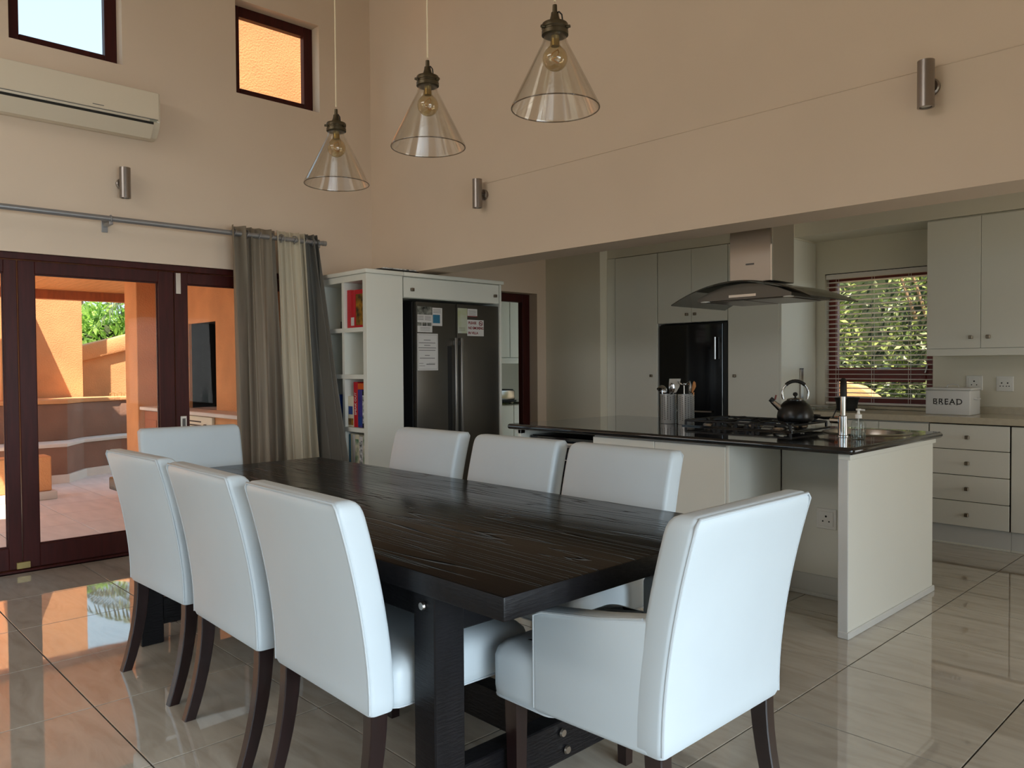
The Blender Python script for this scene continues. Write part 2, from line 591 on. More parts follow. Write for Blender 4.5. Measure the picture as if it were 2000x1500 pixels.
def text_mesh(body, size, extrude=0.0006, align='CENTER', offset=0.0, spacing=1.0):
    cu = bpy.data.curves.new('lettering', 'FONT')
    cu.body, cu.size, cu.extrude, cu.align_x, cu.align_y = body, size, extrude, align, 'CENTER'
    cu.offset = offset
    cu.space_character = spacing
    cu.resolution_u = 3
    ob = bpy.data.objects.new('lettering', cu)
    COL.objects.link(ob)
    dg = bpy.context.evaluated_depsgraph_get()
    me = bpy.data.meshes.new_from_object(ob.evaluated_get(dg))
    bpy.data.objects.remove(ob)
    bpy.data.curves.remove(cu)
    return me


def put_text(parent, name, m, body, size, pos, right, up, **kw):
    me = text_mesh(body, size, **kw)
    r, u = Vector(right).normalized(), Vector(up).normalized()
    n = r.cross(u)
    mt = Matrix(((r.x, u.x, n.x, pos[0]), (r.y, u.y, n.y, pos[1]), (r.z, u.z, n.z, pos[2]), (0, 0, 0, 1)))
    me.transform(mt)
    me.transform(Matrix.Translation(-ORG[parent.name]))
    me.materials.clear()
    me.materials.append(m)
    o = new_obj(name, me)
    o.parent = parent
    ORG[o.name] = ORG[parent.name]
    return o


# ------------------------------------------------------------------ room shell
XA, YB, YK = -5.89, 3.926, 6.9          # left wall, header face, kitchen back wall
XR, YR, ZC = 3.0, -3.5, 5.0
TP = 0.6315
fl = sbox('floor', M_GROUT, XA - 0.02, XR, YR, YK, -0.12, -0.005)
xl = sorted([-1.457 + TP * k for k in range(-7, 8)])
yl = sorted([3.43 + 0.628 * k for k in range(-11, 6)])
xl = [XA] + [x for x in xl if XA + 0.02 < x < XR - 0.02] + [XR]
yl = [YR] + [y for y in yl if YR + 0.02 < y < YK - 0.02] + [YK]
tile_cache = {}
for i in range(len(xl) - 1):
    for j in range(len(yl) - 1):
        w, d = xl[i + 1] - xl[i] - 0.006, yl[j + 1] - yl[j] - 0.006
        key = (round(w, 3), round(d, 3))
        if key not in tile_cache:
            bm = bmesh.new()
            box(bm, -w / 2, w / 2, -d / 2, d / 2, -0.005, 0.0, 0.0006)
            me = bpy.data.meshes.new('tile')
            bm.to_mesh(me)
            bm.free()
            me.materials.append(M_FLOOR)
            tile_cache[key] = me
        o = new_obj('tile', tile_cache[key])
        o.parent = fl
        o.location = ((xl[i] + xl[i + 1]) / 2, (yl[j] + yl[j + 1]) / 2, 0)

W1 = (1.188, 1.872, 3.458, 4.18)
W2 = (2.70, 3.424, 3.462, 4.184)
DOOR = (-0.80, 3.22, 0.0, 2.09)
D2 = (5.10, 6.011, 0.0, 2.10)
struct('wall_left', wall_mesh(YR, YK + 0.2, 0, ZC, XA - 0.20, XA, [W1, W2, DOOR, D2], 'x'), M_WALL)
struct('wall_header', wall_mesh(XA, XR, 2.116, ZC, YB, YB + 0.285, [], 'y'), M_WALL)
W3 = (-3.15, -2.25, 0.965, 2.13)
struct('wall_back', wall_mesh(XA, XR, 0, 2.62, YK, YK + 0.2, [W3], 'y'), M_KWALL)
sbox('wall_pier', M_KWALL, XA, -5.13, 6.146, YK, 0, 2.62)
struct('wall_right', wall_mesh(YR, YK + 0.2, 0, ZC, XR, XR + 0.2, [(-2.4, 2.4, 0.0, 2.35), (4.6, 6.4, 0.0, 2.25)], 'x'), M_WALL)
struct('wall_rear', wall_mesh(XA, XR, 0, ZC, YR - 0.2, YR, [(-4.1, 0.1, 0.0, 2.35), (-5.3, -1.3, 3.6, 4.6)], 'y'), M_WALL)
sbox('ceiling', M_CEIL, XA - 0.2, XR + 0.2, YR - 0.2, YB + 0.3, ZC, ZC + 0.2)
sbox('ceiling', M_CEIL, XA - 0.2, XR + 0.2, YB + 0.285, YK + 0.2, 2.62, 2.8)
# lowered bulkheads over the tall cupboards and over the window and wall cabinets
sbox('wall_bulkhead', M_KWALL, -5.13, -3.232, 6.262, YK, 2.412, 2.62)
sbox('wall_bulkhead', M_KWALL, -3.232, XR, 6.485, YK, 2.425, 2.62)


def glazed_frame(name, axis, rect, depth, thick, bar, m, bars_z=(), bars_u=(), label=None):
    """window or fixed glazing: frame, transoms, panes."""
    u0, u1, z0, z1 = rect
    t = thing(name, label, None, (depth, (u0 + u1) / 2, z0) if axis == 'x' else ((u0 + u1) / 2, depth, z0), kind='structure')

    def bx(n, a0, a1, b0, b1, d0, d1, mm, bev=0.004):
        if axis == 'x':
            return B(t, n, mm, d0, d1, a0, a1, b0, b1, bev)
        return B(t, n, mm, a0, a1, d0, d1, b0, b1, bev)
    d0, d1 = depth, depth + thick
    bx('frame_stile', u0, u0 + bar, z0, z1, d0, d1, m)
    bx('frame_stile', u1 - bar, u1, z0, z1, d0, d1, m)
    bx('frame_rail', u0 + bar, u1 - bar, z1 - bar, z1, d0, d1, m)
    bx('frame_rail', u0 + bar, u1 - bar, z0, z0 + bar, d0, d1, m)
    zs = [z0 + bar] + [v for b in bars_z for v in (b - bar / 2, b + bar / 2)] + [z1 - bar]
    us = [u0 + bar] + [v for b in bars_u for v in (b - bar / 2, b + bar / 2)] + [u1 - bar]
    for b in bars_z:
        bx('transom', u0 + bar, u1 - bar, b - bar / 2, b + bar / 2, d0, d1, m)
    for b in bars_u:
        bx('mullion', b - bar / 2, b + bar / 2, z0 + bar, z1 - bar, d0 + thick * 0.03, d1 - thick * 0.03, m)
    dm = (d0 + d1) / 2
    for k in range(0, len(zs), 2):
        for q in range(0, len(us), 2):
            bx('pane', us[q], us[q + 1], zs[k], zs[k + 1], dm - 0.003, dm + 0.003, M_GLASS, 0)
    return t


glazed_frame('window_1', 'x', W1, -6.06, 0.06, 0.08, M_MAHOG)
glazed_frame('window_2', 'x', W2, -6.06, 0.06, 0.08, M_MAHOG)
w3 = glazed_frame('window_3', 'y', W3, 6.98, 0.06, 0.075, M_REDWOOD, bars_z=(1.235,))
B(w3, 'sash_rail', M_REDWOOD, -3.07, -2.33, 6.972, 6.98, 1.17, 1.295, 0.003)
TB(w3, 'stay_handle', M_STEEL, [(-2.72, 6.965, 1.285), (-2.60, 6.965, 1.285)], 0.008, label='steel casement handle')
TB(w3, 'stay_peg', M_STEEL, [(-2.31, 6.965, 1.30), (-2.31, 6.95, 1.30), (-2.325, 6.95, 1.25)], 0.009)
B(w3, 'sill', M_STONE, -3.15, -2.25, 6.84, 6.98, 0.94, 0.964, 0.004)
# glazing behind the camera behind the area lamps; the high window and kitchen door are invented
glazed_frame('door_3', 'x', (-2.4, 2.4, 0.0, 2.35), XR + 0.06, 0.06, 0.09, M_MAHOG, bars_u=(-1.2, 0.0, 1.2))
glazed_frame('door_4', 'y', (-4.1, 0.1, 0.0, 2.35), YR - 0.12, 0.06, 0.09, M_MAHOG, bars_u=(-3.05, -2.0, -0.95))
glazed_frame('window_4', 'y', (-5.3, -1.3, 3.6, 4.6), YR - 0.12, 0.06, 0.08, M_MAHOG, bars_u=(-3.97, -2.63))
glazed_frame('door_5', 'x', (4.6, 6.4, 0.0, 2.25), XR + 0.06, 0.06, 0.09, M_MAHOG, bars_u=(5.5,))

# folding door in the left wall
d1 = thing('door_1', None, None, (-5.95, 1.2, 0), kind='structure')
B(d1, 'frame_head', M_MAHOG, -6.0, -5.905, -0.80, 3.22, 2.045, 2.088, 0.003)
B(d1, 'frame_jamb', M_MAHOG, -6.0, -5.905, 3.216, 3.22 + 0.0, 0, 2.045, 0.0)
B(d1, 'frame_jamb', M_MAHOG, -6.0, -5.905, -0.80, -0.79, 0, 2.045, 0.0)
B(d1, 'threshold', M_MAHOG, -6.09, -5.905, -0.79, 3.21, 0.001, 0.018, 0.003)
leaves = []
for k, y0 in enumerate((-0.784, 0.216, 1.216, 2.216)):
    y1 = y0 + 0.994
    bm = bmesh.new()
    sr = 0.074 if k == 1 else 0.108
    for a in ((y0, y0 + 0.098, 0.022, 2.04), (y1 - sr, y1, 0.022, 2.04), (y0 + 0.098, y1 - sr, 0.022, 0.165), (y0 + 0.098, y1 - sr, 1.958, 2.04)):
        box(bm, -5.968, -5.922, a[0], a[1], a[2], a[3], 0.003)
    lf = finish(bm, 'door_leaf', M_MAHOG, d1)
    B(lf, 'glass_pane', M_GLASS, -5.949, -5.943, y0 + 0.098, y1 - sr, 0.165, 1.958, 0)
    bm = bmesh.new()
    for a in ((y0 + 0.098, y0 + 0.106, 0.165, 1.958), (y1 - sr - 0.008, y1 - sr, 0.165, 1.958), (y0 + 0.106, y1 - sr - 0.008, 0.165, 0.173), (y0 + 0.106, y1 - sr - 0.008, 1.950, 1.958)):
        box(bm, -5.962, -5.95, a[0], a[1], a[2], a[3], 0)
    finish(bm, 'glazing_bead', M_MAHOG, lf)
    leaves.append(lf)
B(leaves[3], 'hinge_plate', M_STEEL, -5.922, -5.914, 2.226, 2.262, 1.88, 2.035, 0.002, label='white steel top bolt plate')
h = B(leaves[3], 'flush_pull', M_STEEL, -5.922, -5.914, 2.245, 2.292, 0.835, 0.975, 0.004, label='satin steel flush pull handle')
B(leaves[3], 'pull_recess', M_INK, -5.9142, -5.9125, 2.257, 2.280, 0.855, 0.955, 0.0)
B(leaves[1], 'floor_bolt', M_BRASS, -5.922, -5.906, 1.175, 1.255, 0.024, 0.068, 0.003, label='small brass floor bolt')

# open doorway to the scullery with its red-brown frame
d2 = thing('door_2', None, None, (-6.02, 5.55, 0), kind='structure')
B(d2, 'frame_jamb', M_MAHOG, -6.07, -6.0, 5.90, 6.008, 0, 2.095, 0.004)
B(d2, 'frame_jamb', M_MAHOG, -6.07, -6.0, 5.103, 5.19, 0, 2.095, 0.004)
B(d2, 'frame_head', M_MAHOG, -6.07, -6.0, 5.19, 5.90, 2.01, 2.095, 0.004)
# scullery beyond
sbox('floor', M_FLOOR, -8.2, XA - 0.02, 4.0, 8.2, -0.12, -0.001)
sbox('wall_scullery', M_KWALL, -8.3, -8.2, 4.0, 8.2, 0, 2.7)
sbox('wall_scullery', M_KWALL, -8.2, -6.09, 8.1, 8.2, 0, 2.7)
sbox('wall_scullery', M_KWALL, -8.2, -6.09, 4.0, 4.1, 0, 2.7)
sbox('ceiling', M_CEIL, -8.3, -6.0, 4.0, 8.2, 2.7, 2.8)
sc = thing('scullery_base_cabinet', 'white base cabinet seen through the scullery doorway', 'cabinet', (-7.5, 7.0, 0))
B(sc, 'body', M_WHITE, -8.19, -7.25, 6.45, 7.6, 0.1, 0.84)
B(sc, 'plinth', M_WHITE2, -8.19, -7.3, 6.47, 7.58, 0, 0.1)
B(sc, 'door', M_WHITE, -7.25, -7.23, 6.46, 6.94, 0.11, 0.83)
B(sc, 'door', M_WHITE, -7.25, -7.23, 6.95, 7.58, 0.11, 0.83)
sc2 = thing('scullery_wall_cabinet', 'white wall cabinet seen through the scullery doorway', 'cabinet', (-7.5, 7.0, 1.45))
B(sc2, 'body', M_WHITE, -8.19, -7.32, 6.45, 7.6, 1.36, 2.4)
B(sc2, 'door', M_WHITE, -7.32, -7.30, 6.46, 6.945, 1.44, 2.39)
B(sc2, 'door', M_WHITE, -7.32, -7.30, 6.955, 7.59, 1.44, 2.39)
B(sc2, 'pelmet', M_WHITE, -7.32, -7.29, 6.45, 7.6, 1.36, 1.43)
sw = B(None, 'scullery_worktop', M_GRANITE, -8.19, -7.2, 6.43, 7.62, 0.842, 0.872)
sw['label'] = 'dark worktop inside the scullery behind the fridge'
sw['category'] = 'worktop'
tst = thing('toaster', 'dark toaster on the scullery worktop through the doorway', 'toaster', (-7.45, 6.95, 0.873))
B(tst, 'body', M_STEEL, -7.6, -7.32, 6.80, 7.06, 0.89, 1.02, 0.02, 2)
B(tst, 'base', M_MATBLK, -7.61, -7.31, 6.79, 7.07, 0.874, 0.89)
B(tst, 'lid', M_MATBLK, -7.58, -7.34, 6.82, 7.04, 1.02, 1.03)

# ------------------------------------------------------------------ dining table
tb = thing('dining_table', 'long dark ebony timber dining table with thick plank top and square posts', 'table', (-2.82, 1.86, 0))
TX0, TX1, TY0, TY1, TZ = -4.29, -1.354, 1.263, 2.46, 0.78
bm = bmesh.new()
box(bm, TX0, TX1, TY0, TY1, TZ - 0.062, TZ, 0.006, 2)
tt = finish(bm, 'tabletop', [M_TOP, M_EBONY], tb, smooth=30)
for p_ in tt.data.polygons:
    p_.material_index = 0 if p_.normal.z > 0.5 else 1
for lx in (-1.74, -4.00):
    for ly in (1.282, 2.335):
        bm = bmesh.new()
        box(bm, lx, lx + 0.094, ly, ly + 0.105, 0, TZ - 0.062, 0.004)
        lg = finish(bm, 'leg', M_EBONY, tb)
        for bz in (0.684, 0.15):
            yy = ly - 0.006 if ly < 2 else ly + 0.111
            L(lg, 'bolt', M_STEEL, [(0, -0.006), (0.010, -0.006), (0.012, 0), (0.010, 0.006), (0, 0.006)], (lx + 0.05, yy, bz), 12, Matrix.Rotation(math.pi / 2, 3, 'X'))
    B(tb, 'cross_beam', M_EBONY, lx + 0.012, lx + 0.082, 1.387, 2.335, 0.085, 0.215, 0.004)
    B(tb, 'cross_beam', M_EBONY, lx + 0.012, lx + 0.082, 1.387, 2.335, 0.60, TZ - 0.063, 0.004)
st = B(tb, 'stretcher', M_EBONY, -3.918, -1.728, 1.80, 1.87, 0.085, 0.215, 0.004)
for lx, sx in ((-1.652, 1), (-3.99, -1)):
    for bz in (0.12, 0.18):
        L(st, 'bolt', M_STEEL, [(0, -0.006), (0.011, -0.006), (0.014, 0), (0.011, 0.006), (0, 0.006)], (lx, 1.79 + (0.02 if bz < 0.15 else 0.0), bz), 12, Matrix.Rotation(math.pi / 2, 3, 'Y'))
for ly in (1.30, 2.385):
    B(tb, 'apron', M_EBONY, -3.905, -1.742, ly, ly + 0.04, 0.64, TZ - 0.063, 0.003)


# ------------------------------------------------------------------ chairs
def back_y(z, lean=0.10, z0=0.43, z1=0.98):
    t = max(0.0, (z - z0) / (z1 - z0))
    return -lean * t ** 1.7


def backrest(parent, W, zb, zt, th=0.085):
    rings = []
    zs = [zb, zb + 0.015] + [zb + 0.04 + (zt - 0.05 - zb - 0.04) * k / 10 for k in range(11)]
    for i, z in enumerate(zs):
        y = back_y(z)
        ins = 0.006 if i == 0 else 0
        rings.append((rrect(W / 2 - ins, y + ins, y + th - ins * 0.5, 0.018), z))
    for ins, z in ((0.001, zt - 0.032), (0.004, zt - 0.018), (0.011, zt - 0.007), (0.022, zt - 0.001), (0.034, zt)):
        y = back_y(z)
        rings.append((rrect(W / 2 - ins, y + ins * 0.9, y + th - ins * 1.0, max(0.006, 0.018 - ins * 0.4)), z))
    bm = bmesh.new()
    loft(bm, rings)
    o = finish(bm, 'backrest', M_LEATHER, parent, smooth=50)
    # piping round the edge of the rear panel
    pts = []
    for k in range(13):
        z = zb + 0.01 + (zt - 0.02 - zb - 0.01) * k / 12
        pts.append((-W / 2 + 0.007, back_y(z) + 0.004, z))
    zt2 = zt - 0.006
    top = [(-W / 2 + 0.02, back_y(zt2) + 0.008, zt2), (W / 2 - 0.02, back_y(zt2) + 0.008, zt2)]
    pts = pts + top + [(-x, y, z) for x, y, z in pts[::-1]]
    TB(o, 'piping', M_PIPING, pts, 0.0042, 6)
    # second seam along the front edge of the top
    TB(o, 'piping', M_PIPING, [(-W / 2 + 0.02, back_y(zt) + th - 0.018, zt - 0.008), (W / 2 - 0.02, back_y(zt) + th - 0.018, zt - 0.008)], 0.003, 6)
    return o


def seat(parent, W, y0, y1, z0=0.385, z1=0.525):
    bm = bmesh.new()
    rings = []
    for ins, z in ((0.012, z0), (0.002, z0 + 0.012), (0, z0 + 0.03), (0.0, z1 - 0.05), (0.006, z1 - 0.028), (0.022, z1 - 0.01), (0.06, z1 + 0.002), (0.14, z1 + 0.008)):
        rings.append((rrect(W / 2 - ins, y0 + ins, y1 - ins, 0.035), z))
    loft(bm, rings)
    o = finish(bm, 'seat', M_LEATHER, parent, smooth=50)
    pts = [(x * 1.0, y, z0 + 0.006) for x, y in rrect(W / 2 - 0.004, y0 + 0.004, y1 - 0.004, 0.035)]
    TB(o, 'piping', M_PIPING, pts, 0.004, 6, closed=True)
    return o


def legs(parent, W, yf, zb=0.39, back=0.03):
    for s in (-1, 1):
        x = s * (W / 2 - 0.036)
        bm = bmesh.new()
        vs = []
        for k in range(8):
            t = k / 7
            z = zb + 0.01 - (zb + 0.01) * t
            y = back + 0.01 - 0.075 * t ** 1.9
            w = 0.022 - 0.004 * t
            d = 0.027 - 0.006 * t
            vs.append([bm.verts.new((x + a * w, y + b * d, z)) for a, b in ((-1, -1), (1, -1), (1, 1), (-1, 1))])
        for a, b in zip(vs, vs[1:]):
            for q in range(4):
                bm.faces.new((a[q], a[(q + 1) % 4], b[(q + 1) % 4], b[q]))
        bm.faces.new(vs[0]); bm.faces.new(vs[-1])
        es = [e for e in bm.edges if abs((e.verts[0].co - e.verts[1].co).z) > 0.02]
        bmesh.ops.bevel(bm, geom=es, offset=0.003, segments=1, affect='EDGES')
        finish(bm, 'leg', M_LEG, parent, smooth=30)
        bm = bmesh.new()
        a = [bm.verts.new((x + p * 0.023, yf + q * 0.023, zb + 0.005)) for p, q in ((-1, -1), (1, -1), (1, 1), (-1, 1))]
        b = [bm.verts.new((x + p * 0.017, yf + q * 0.017, 0)) for p, q in ((-1, -1), (1, -1), (1, 1), (-1, 1))]
        for q in range(4):
            bm.faces.new((a[q], a[(q + 1) % 4], b[(q + 1) % 4], b[q]))
        bm.faces.new(a); bm.faces.new(b)
        finish(bm, 'leg', M_LEG, parent)


def make_chair():
    c = thing('dining_chair', None, 'chair', group='armless white dining chairs', local=True)
    backrest(c, 0.575, 0.39, 0.98)
    seat(c, 0.56, 0.075, 0.60)
    legs(c, 0.575, 0.55)
    return c


def make_armchair():
    c = thing('dining_armchair', None, 'armchair', group='armchairs at the table ends', local=True)
    backrest(c, 0.575, 0.385, 0.98, 0.09)
    seat(c, 0.56, 0.36, 0.615, 0.365, 0.535)
    bm = bmesh.new()
    box(bm, -0.215, 0.215, 0.08, 0.40, 0.375, 0.525, 0.02, 2)
    finish(bm, 'seat_base', M_LEATHER, c, smooth=50)
    for s in (-1, 1):
        x0, x1 = sorted((s * 0.287, s * 0.213))
        bm = bmesh.new()
        prism(bm, [(0.04, 0.382), (0.436, 0.374), (0.436, 0.648), (0.40, 0.662), (0.20, 0.690), (0.04, 0.720)], x0, x1, 'x', 0.014, 3)
        a = finish(bm, 'armrest', M_LEATHER, c, smooth=50)
        xo = s * 0.283
        TB(a, 'piping', M_PIPING, [(xo, 0.432, 0.385), (xo, 0.432, 0.642), (xo, 0.40, 0.657), (xo, 0.20, 0.685), (xo, 0.06, 0.714)], 0.004, 6)
    legs(c, 0.575, 0.535, 0.385)
    return c


ch = make_chair()
spots = [(-3.41, 1.176, 0.03, 'white leather dining chair on the glass-door side, farthest from the camera in its row'),
         (-2.725, 1.169, -0.03, 'middle white leather chair of the row with backs to the camera'),
         (-2.046, 1.159, -0.03, 'white leather dining chair in the left foreground beside the table\'s near post'),
         (-3.457, 2.632, math.pi, 'white leather chair standing in front of the steel fridge'),
         (-2.76, 2.632, math.pi + 0.02, 'white leather chair on the kitchen side, middle of its row'),
         (-2.115, 2.632, math.pi - 0.015, 'white leather chair in front of the island\'s white doors')]
for i, (x, y, a, lb) in enumerate(spots):
    o = ch if i == 0 else copy_tree(ch)
    o.location = (x, y, 0)
    o.rotation_euler = (0, 0, a)
    o['label'] = lb
ac = make_armchair()
ac.location = (-1.085, 1.81, 0)
ac.rotation_euler = (0, 0, math.pi / 2)
ac['label'] = 'white leather armchair in the right foreground at the near head of the table'
ac2 = copy_tree(ac)
ac2.location = (-4.70, 1.85, 0)
ac2.rotation_euler = (0, 0, -math.pi / 2 - 0.12)
ac2['label'] = 'white leather chair at the far head of the table near the curtain'


# ------------------------------------------------------------------ pendant lamps
def make_pendant():
    t = thing('pendant_lamp', None, 'pendant lamp', group='pendant lamps over the table', local=True)
    # origin at the rim centre
    TB(t, 'cord', M_CORD, [(0, 0, 0.335), (0, 0, 2.845)], 0.0032, 8)
    hd = L(t, 'lamp_holder', M_BRONZE, [(0.0, 0.325), (0.007, 0.325), (0.008, 0.302), (0.012, 0.300), (0.013, 0.292), (0.016, 0.280), (0.022, 0.270), (0.032, 0.266),
                                    (0.041, 0.264), (0.043, 0.260), (0.043, 0.250), (0.040, 0.247), (0.040, 0.243), (0.043, 0.240), (0.043, 0.228), (0.040, 0.226), (0.030, 0.226), (0.0, 0.226)], n=28)
    for k in range(3):
        a = k * 2.1 + 0.3
        L(hd, 'thumb_screw', M_BRONZE, [(0, -0.006), (0.005, -0.006), (0.005, 0.006), (0, 0.006)], (0.047 * math.cos(a), 0.047 * math.sin(a), 0.247), 8, Matrix.Rotation(a, 3, 'Z') @ Matrix.Rotation(math.pi / 2, 3, 'Y'))
    bm = bmesh.new()
    tube(bm, [(-0.004, 0, 0.30), (0.018, 0, 0.298), (0.03, 0, 0.285), (0.034, 0, 0.262)], 0.0025, 6)
    finish(bm, 'cord_hook', M_MATBLK, hd, smooth=50)
    L(t, 'shade', M_LAMPGLASS, [(0.036, 0.234), (0.037, 0.215), (0.042, 0.20), (0.141, 0.004), (0.1425, 0.0), (0.1425, -0.004), (0.139, -0.004), (0.1375, 0.002), (0.0385, 0.20), (0.0335, 0.214), (0.033, 0.234)], n=56)
    sh = [c for c in t.children if c.name.startswith('shade')][0]
    TB(sh, 'rim', M_RIM, [(0.141 * math.cos(q * math.pi / 28), 0.141 * math.sin(q * math.pi / 28), -0.004) for q in range(56)], 0.0021, 8, closed=True)
    bl = L(t, 'bulb', M_AMBER, [(0.0, 0.115)] + [(0.040 * math.sin(q * math.pi / 14), 0.155 - 0.040 * math.cos(q * math.pi / 14)) for q in range(1, 12)] + [(0.017, 0.195), (0.014, 0.215), (0.0, 0.215)], n=28)
    L(bl, 'screw_base', M_BRASS, [(0, 0.192), (0.0135, 0.194), (0.0135, 0.226), (0, 0.226)], n=16)
    pts = []
    for k in range(49):
        a = k * math.pi / 4
        pts.append((0.012 * math.cos(a), 0.012 * math.sin(a), 0.135 + 0.045 * abs(((k / 8) % 2) - 1)))
    TB(bl, 'filament', M_FILAM, pts, 0.0014, 5)
    return t


pl = make_pendant()
for i, (x, lb) in enumerate(((-3.06, 'clear glass cone pendant lamp hanging in front of the wall corner'),
                             (-2.40, 'clear glass cone pendant lamp, middle of the three over the table'),
                             (-1.735, 'clear glass cone pendant lamp nearest the camera, hanging highest in view'))):
    o = pl if i == 0 else copy_tree(pl)
    o.location = (x, 1.86, (2.145, 2.172, 2.160)[i])
    o['label'] = lb


# ------------------------------------------------------------------ wall lamps (satin cylinders)
def make_sconce():
    t = thing('wall_lamp', None, 'wall lamp', group='satin cylinder wall lamps', local=True)
    # wall at y=0, room towards -y
    L(t, 'mount', M_LAMPST, [(0, 0), (0.038, 0), (0.040, 0.004), (0.040, 0.020), (0.034, 0.026), (0.0, 0.026)], (0, 0, 0), 28, Matrix.Rotation(math.pi / 2, 3, 'X'))
    TB(t, 'stem', M_LAMPST, [(0, -0.02, 0), (0, -0.05, 0)], 0.014, 12)
    L(t, 'cylinder_body', M_LAMPST, [(0.0, -0.098), (0.027, -0.098), (0.027, -0.105), (0.036, -0.105), (0.036, 0.105), (0.027, 0.105), (0.027, 0.098), (0, 0.098)], (0, -0.075, 0), 32)
    for z in (-0.096, 0.096):
        L(t, 'lamp_lens', M_PLASTIC, [(0, -0.002), (0.025, -0.002), (0.025, 0.002), (0, 0.002)], (0, -0.075, z), 20)
    return t


sc_ = make_sconce()
for i, (loc, rz, lb) in enumerate((((-4.385, YB, 2.606), 0, 'satin steel cylinder wall lamp above the fridge cabinet'),
                                   ((-1.292, YB, 2.598), 0, 'satin steel cylinder wall lamp at the upper right over the kitchen opening'),
                                   ((XA, 1.852, 2.62), math.pi / 2, 'satin steel cylinder wall lamp between air conditioner and curtain rod'))):
    o = sc_ if i == 0 else copy_tree(sc_)
    o.location = loc
    o.rotation_euler = (0, 0, rz)
    o['label'] = lb
# surface conduit line along the header wall
cl = TB(None, 'picture_wire', M_WALL, [(-4.35, YB - 0.002, 2.69), (XR - 0.1, YB - 0.002, 2.69)], 0.0028, 6)
cl['label'] = 'thin straight cable line painted over along the upper wall'
cl['category'] = 'cable'

# ------------------------------------------------------------------ air conditioner
a_ = thing('air_conditioner', 'cream split air conditioner unit mounted high below the left window', 'air conditioner', (XA, 1.5, 2.95))
prof = [(XA + 0.002, 3.26), (XA + 0.16, 3.262), (XA + 0.185, 3.25), (XA + 0.19, 3.06), (XA + 0.165, 3.01), (XA + 0.115, 2.955), (XA + 0.06, 2.945), (XA + 0.002, 2.955)]
y0a, y1a = 0.95, 2.06
PR(a_, 'body', M_AC, prof, y0a, y1a, 'y', 0.008)
B(a_, 'front_panel', M_AC, XA + 0.183, XA + 0.194, y0a + 0.006, y1a - 0.012, 3.068, 3.252, 0.003)
PR(a_, 'air_slot', M_MATBLK, [(XA + 0.1915, 3.046), (XA + 0.1925, 3.030), (XA + 0.16, 3.026), (XA + 0.16, 3.046)], y0a + 0.02, y1a - 0.05, 'y')
PR(a_, 'louvre_flap', M_AC, [(XA + 0.188, 3.03), (XA + 0.168, 3.005), (XA + 0.118, 2.950), (XA + 0.122, 2.944), (XA + 0.174, 3.002), (XA + 0.195, 3.027)], y0a + 0.02, y1a - 0.05, 'y')
B(a_, 'panel_seam', M_INK, XA + 0.1895, XA + 0.1908, y0a + 0.01, y1a - 0.02, 3.0615, 3.0665, 0)
B(a_, 'maker_plate', M_INK, XA + 0.194, XA + 0.1948, 1.62, 1.69, 3.085, 3.090, 0)
dsp = B(a_, 'display_window', M_BOTTLE, XA + 0.19, XA + 0.1945, y1a - 0.075, y1a - 0.03, 3.047, 3.064, 0)
B(a_, 'signal_light', M_PLASTIC, XA + 0.1935, XA + 0.1955, y1a - 0.026, y1a - 0.012, 3.045, 3.052, 0)

# ------------------------------------------------------------------ curtain and rod
ZR, XROD = 2.348, -5.75
rd = thing('curtain_rod', 'grey metal curtain rod above the folding doors', 'curtain rod', (XROD, 1.3, ZR))
TB(rd, 'rod', M_ROD, [(XROD, -1.0, ZR), (XROD, 3.36, ZR)], 0.0190, 18)
L(rd, 'end_cap', M_ROD, [(0, 0), (0.0215, 0), (0.0215, 0.028), (0, 0.028)], (XROD, 3.355, ZR), 16, Matrix.Rotation(-math.pi / 2, 3, 'X'))
for yb in (-0.2, 1.735, 3.315):
    b_ = B(rd, 'bracket', M_ROD, XA + 0.001, XROD + 0.012, yb - 0.012, yb + 0.012, ZR - 0.042, ZR - 0.018, 0.003)
    B(b_, 'wall_plate', M_ROD, XA + 0.001, XA + 0.008, yb - 0.02, yb + 0.02, ZR - 0.075, ZR + 0.02, 0.002)
    TB(b_, 'clamp_ring', M_ROD, [(XROD + 0.0225 * math.cos(q * math.pi / 8), yb, ZR + 0.0225 * math.sin(q * math.pi / 8)) for q in range(16)], 0.005, 6, closed=True)

cu = thing('curtain', 'striped eyelet curtain in taupe, cream and charcoal beside the folding doors', 'curtain', (XROD, 3.0, 0.02))


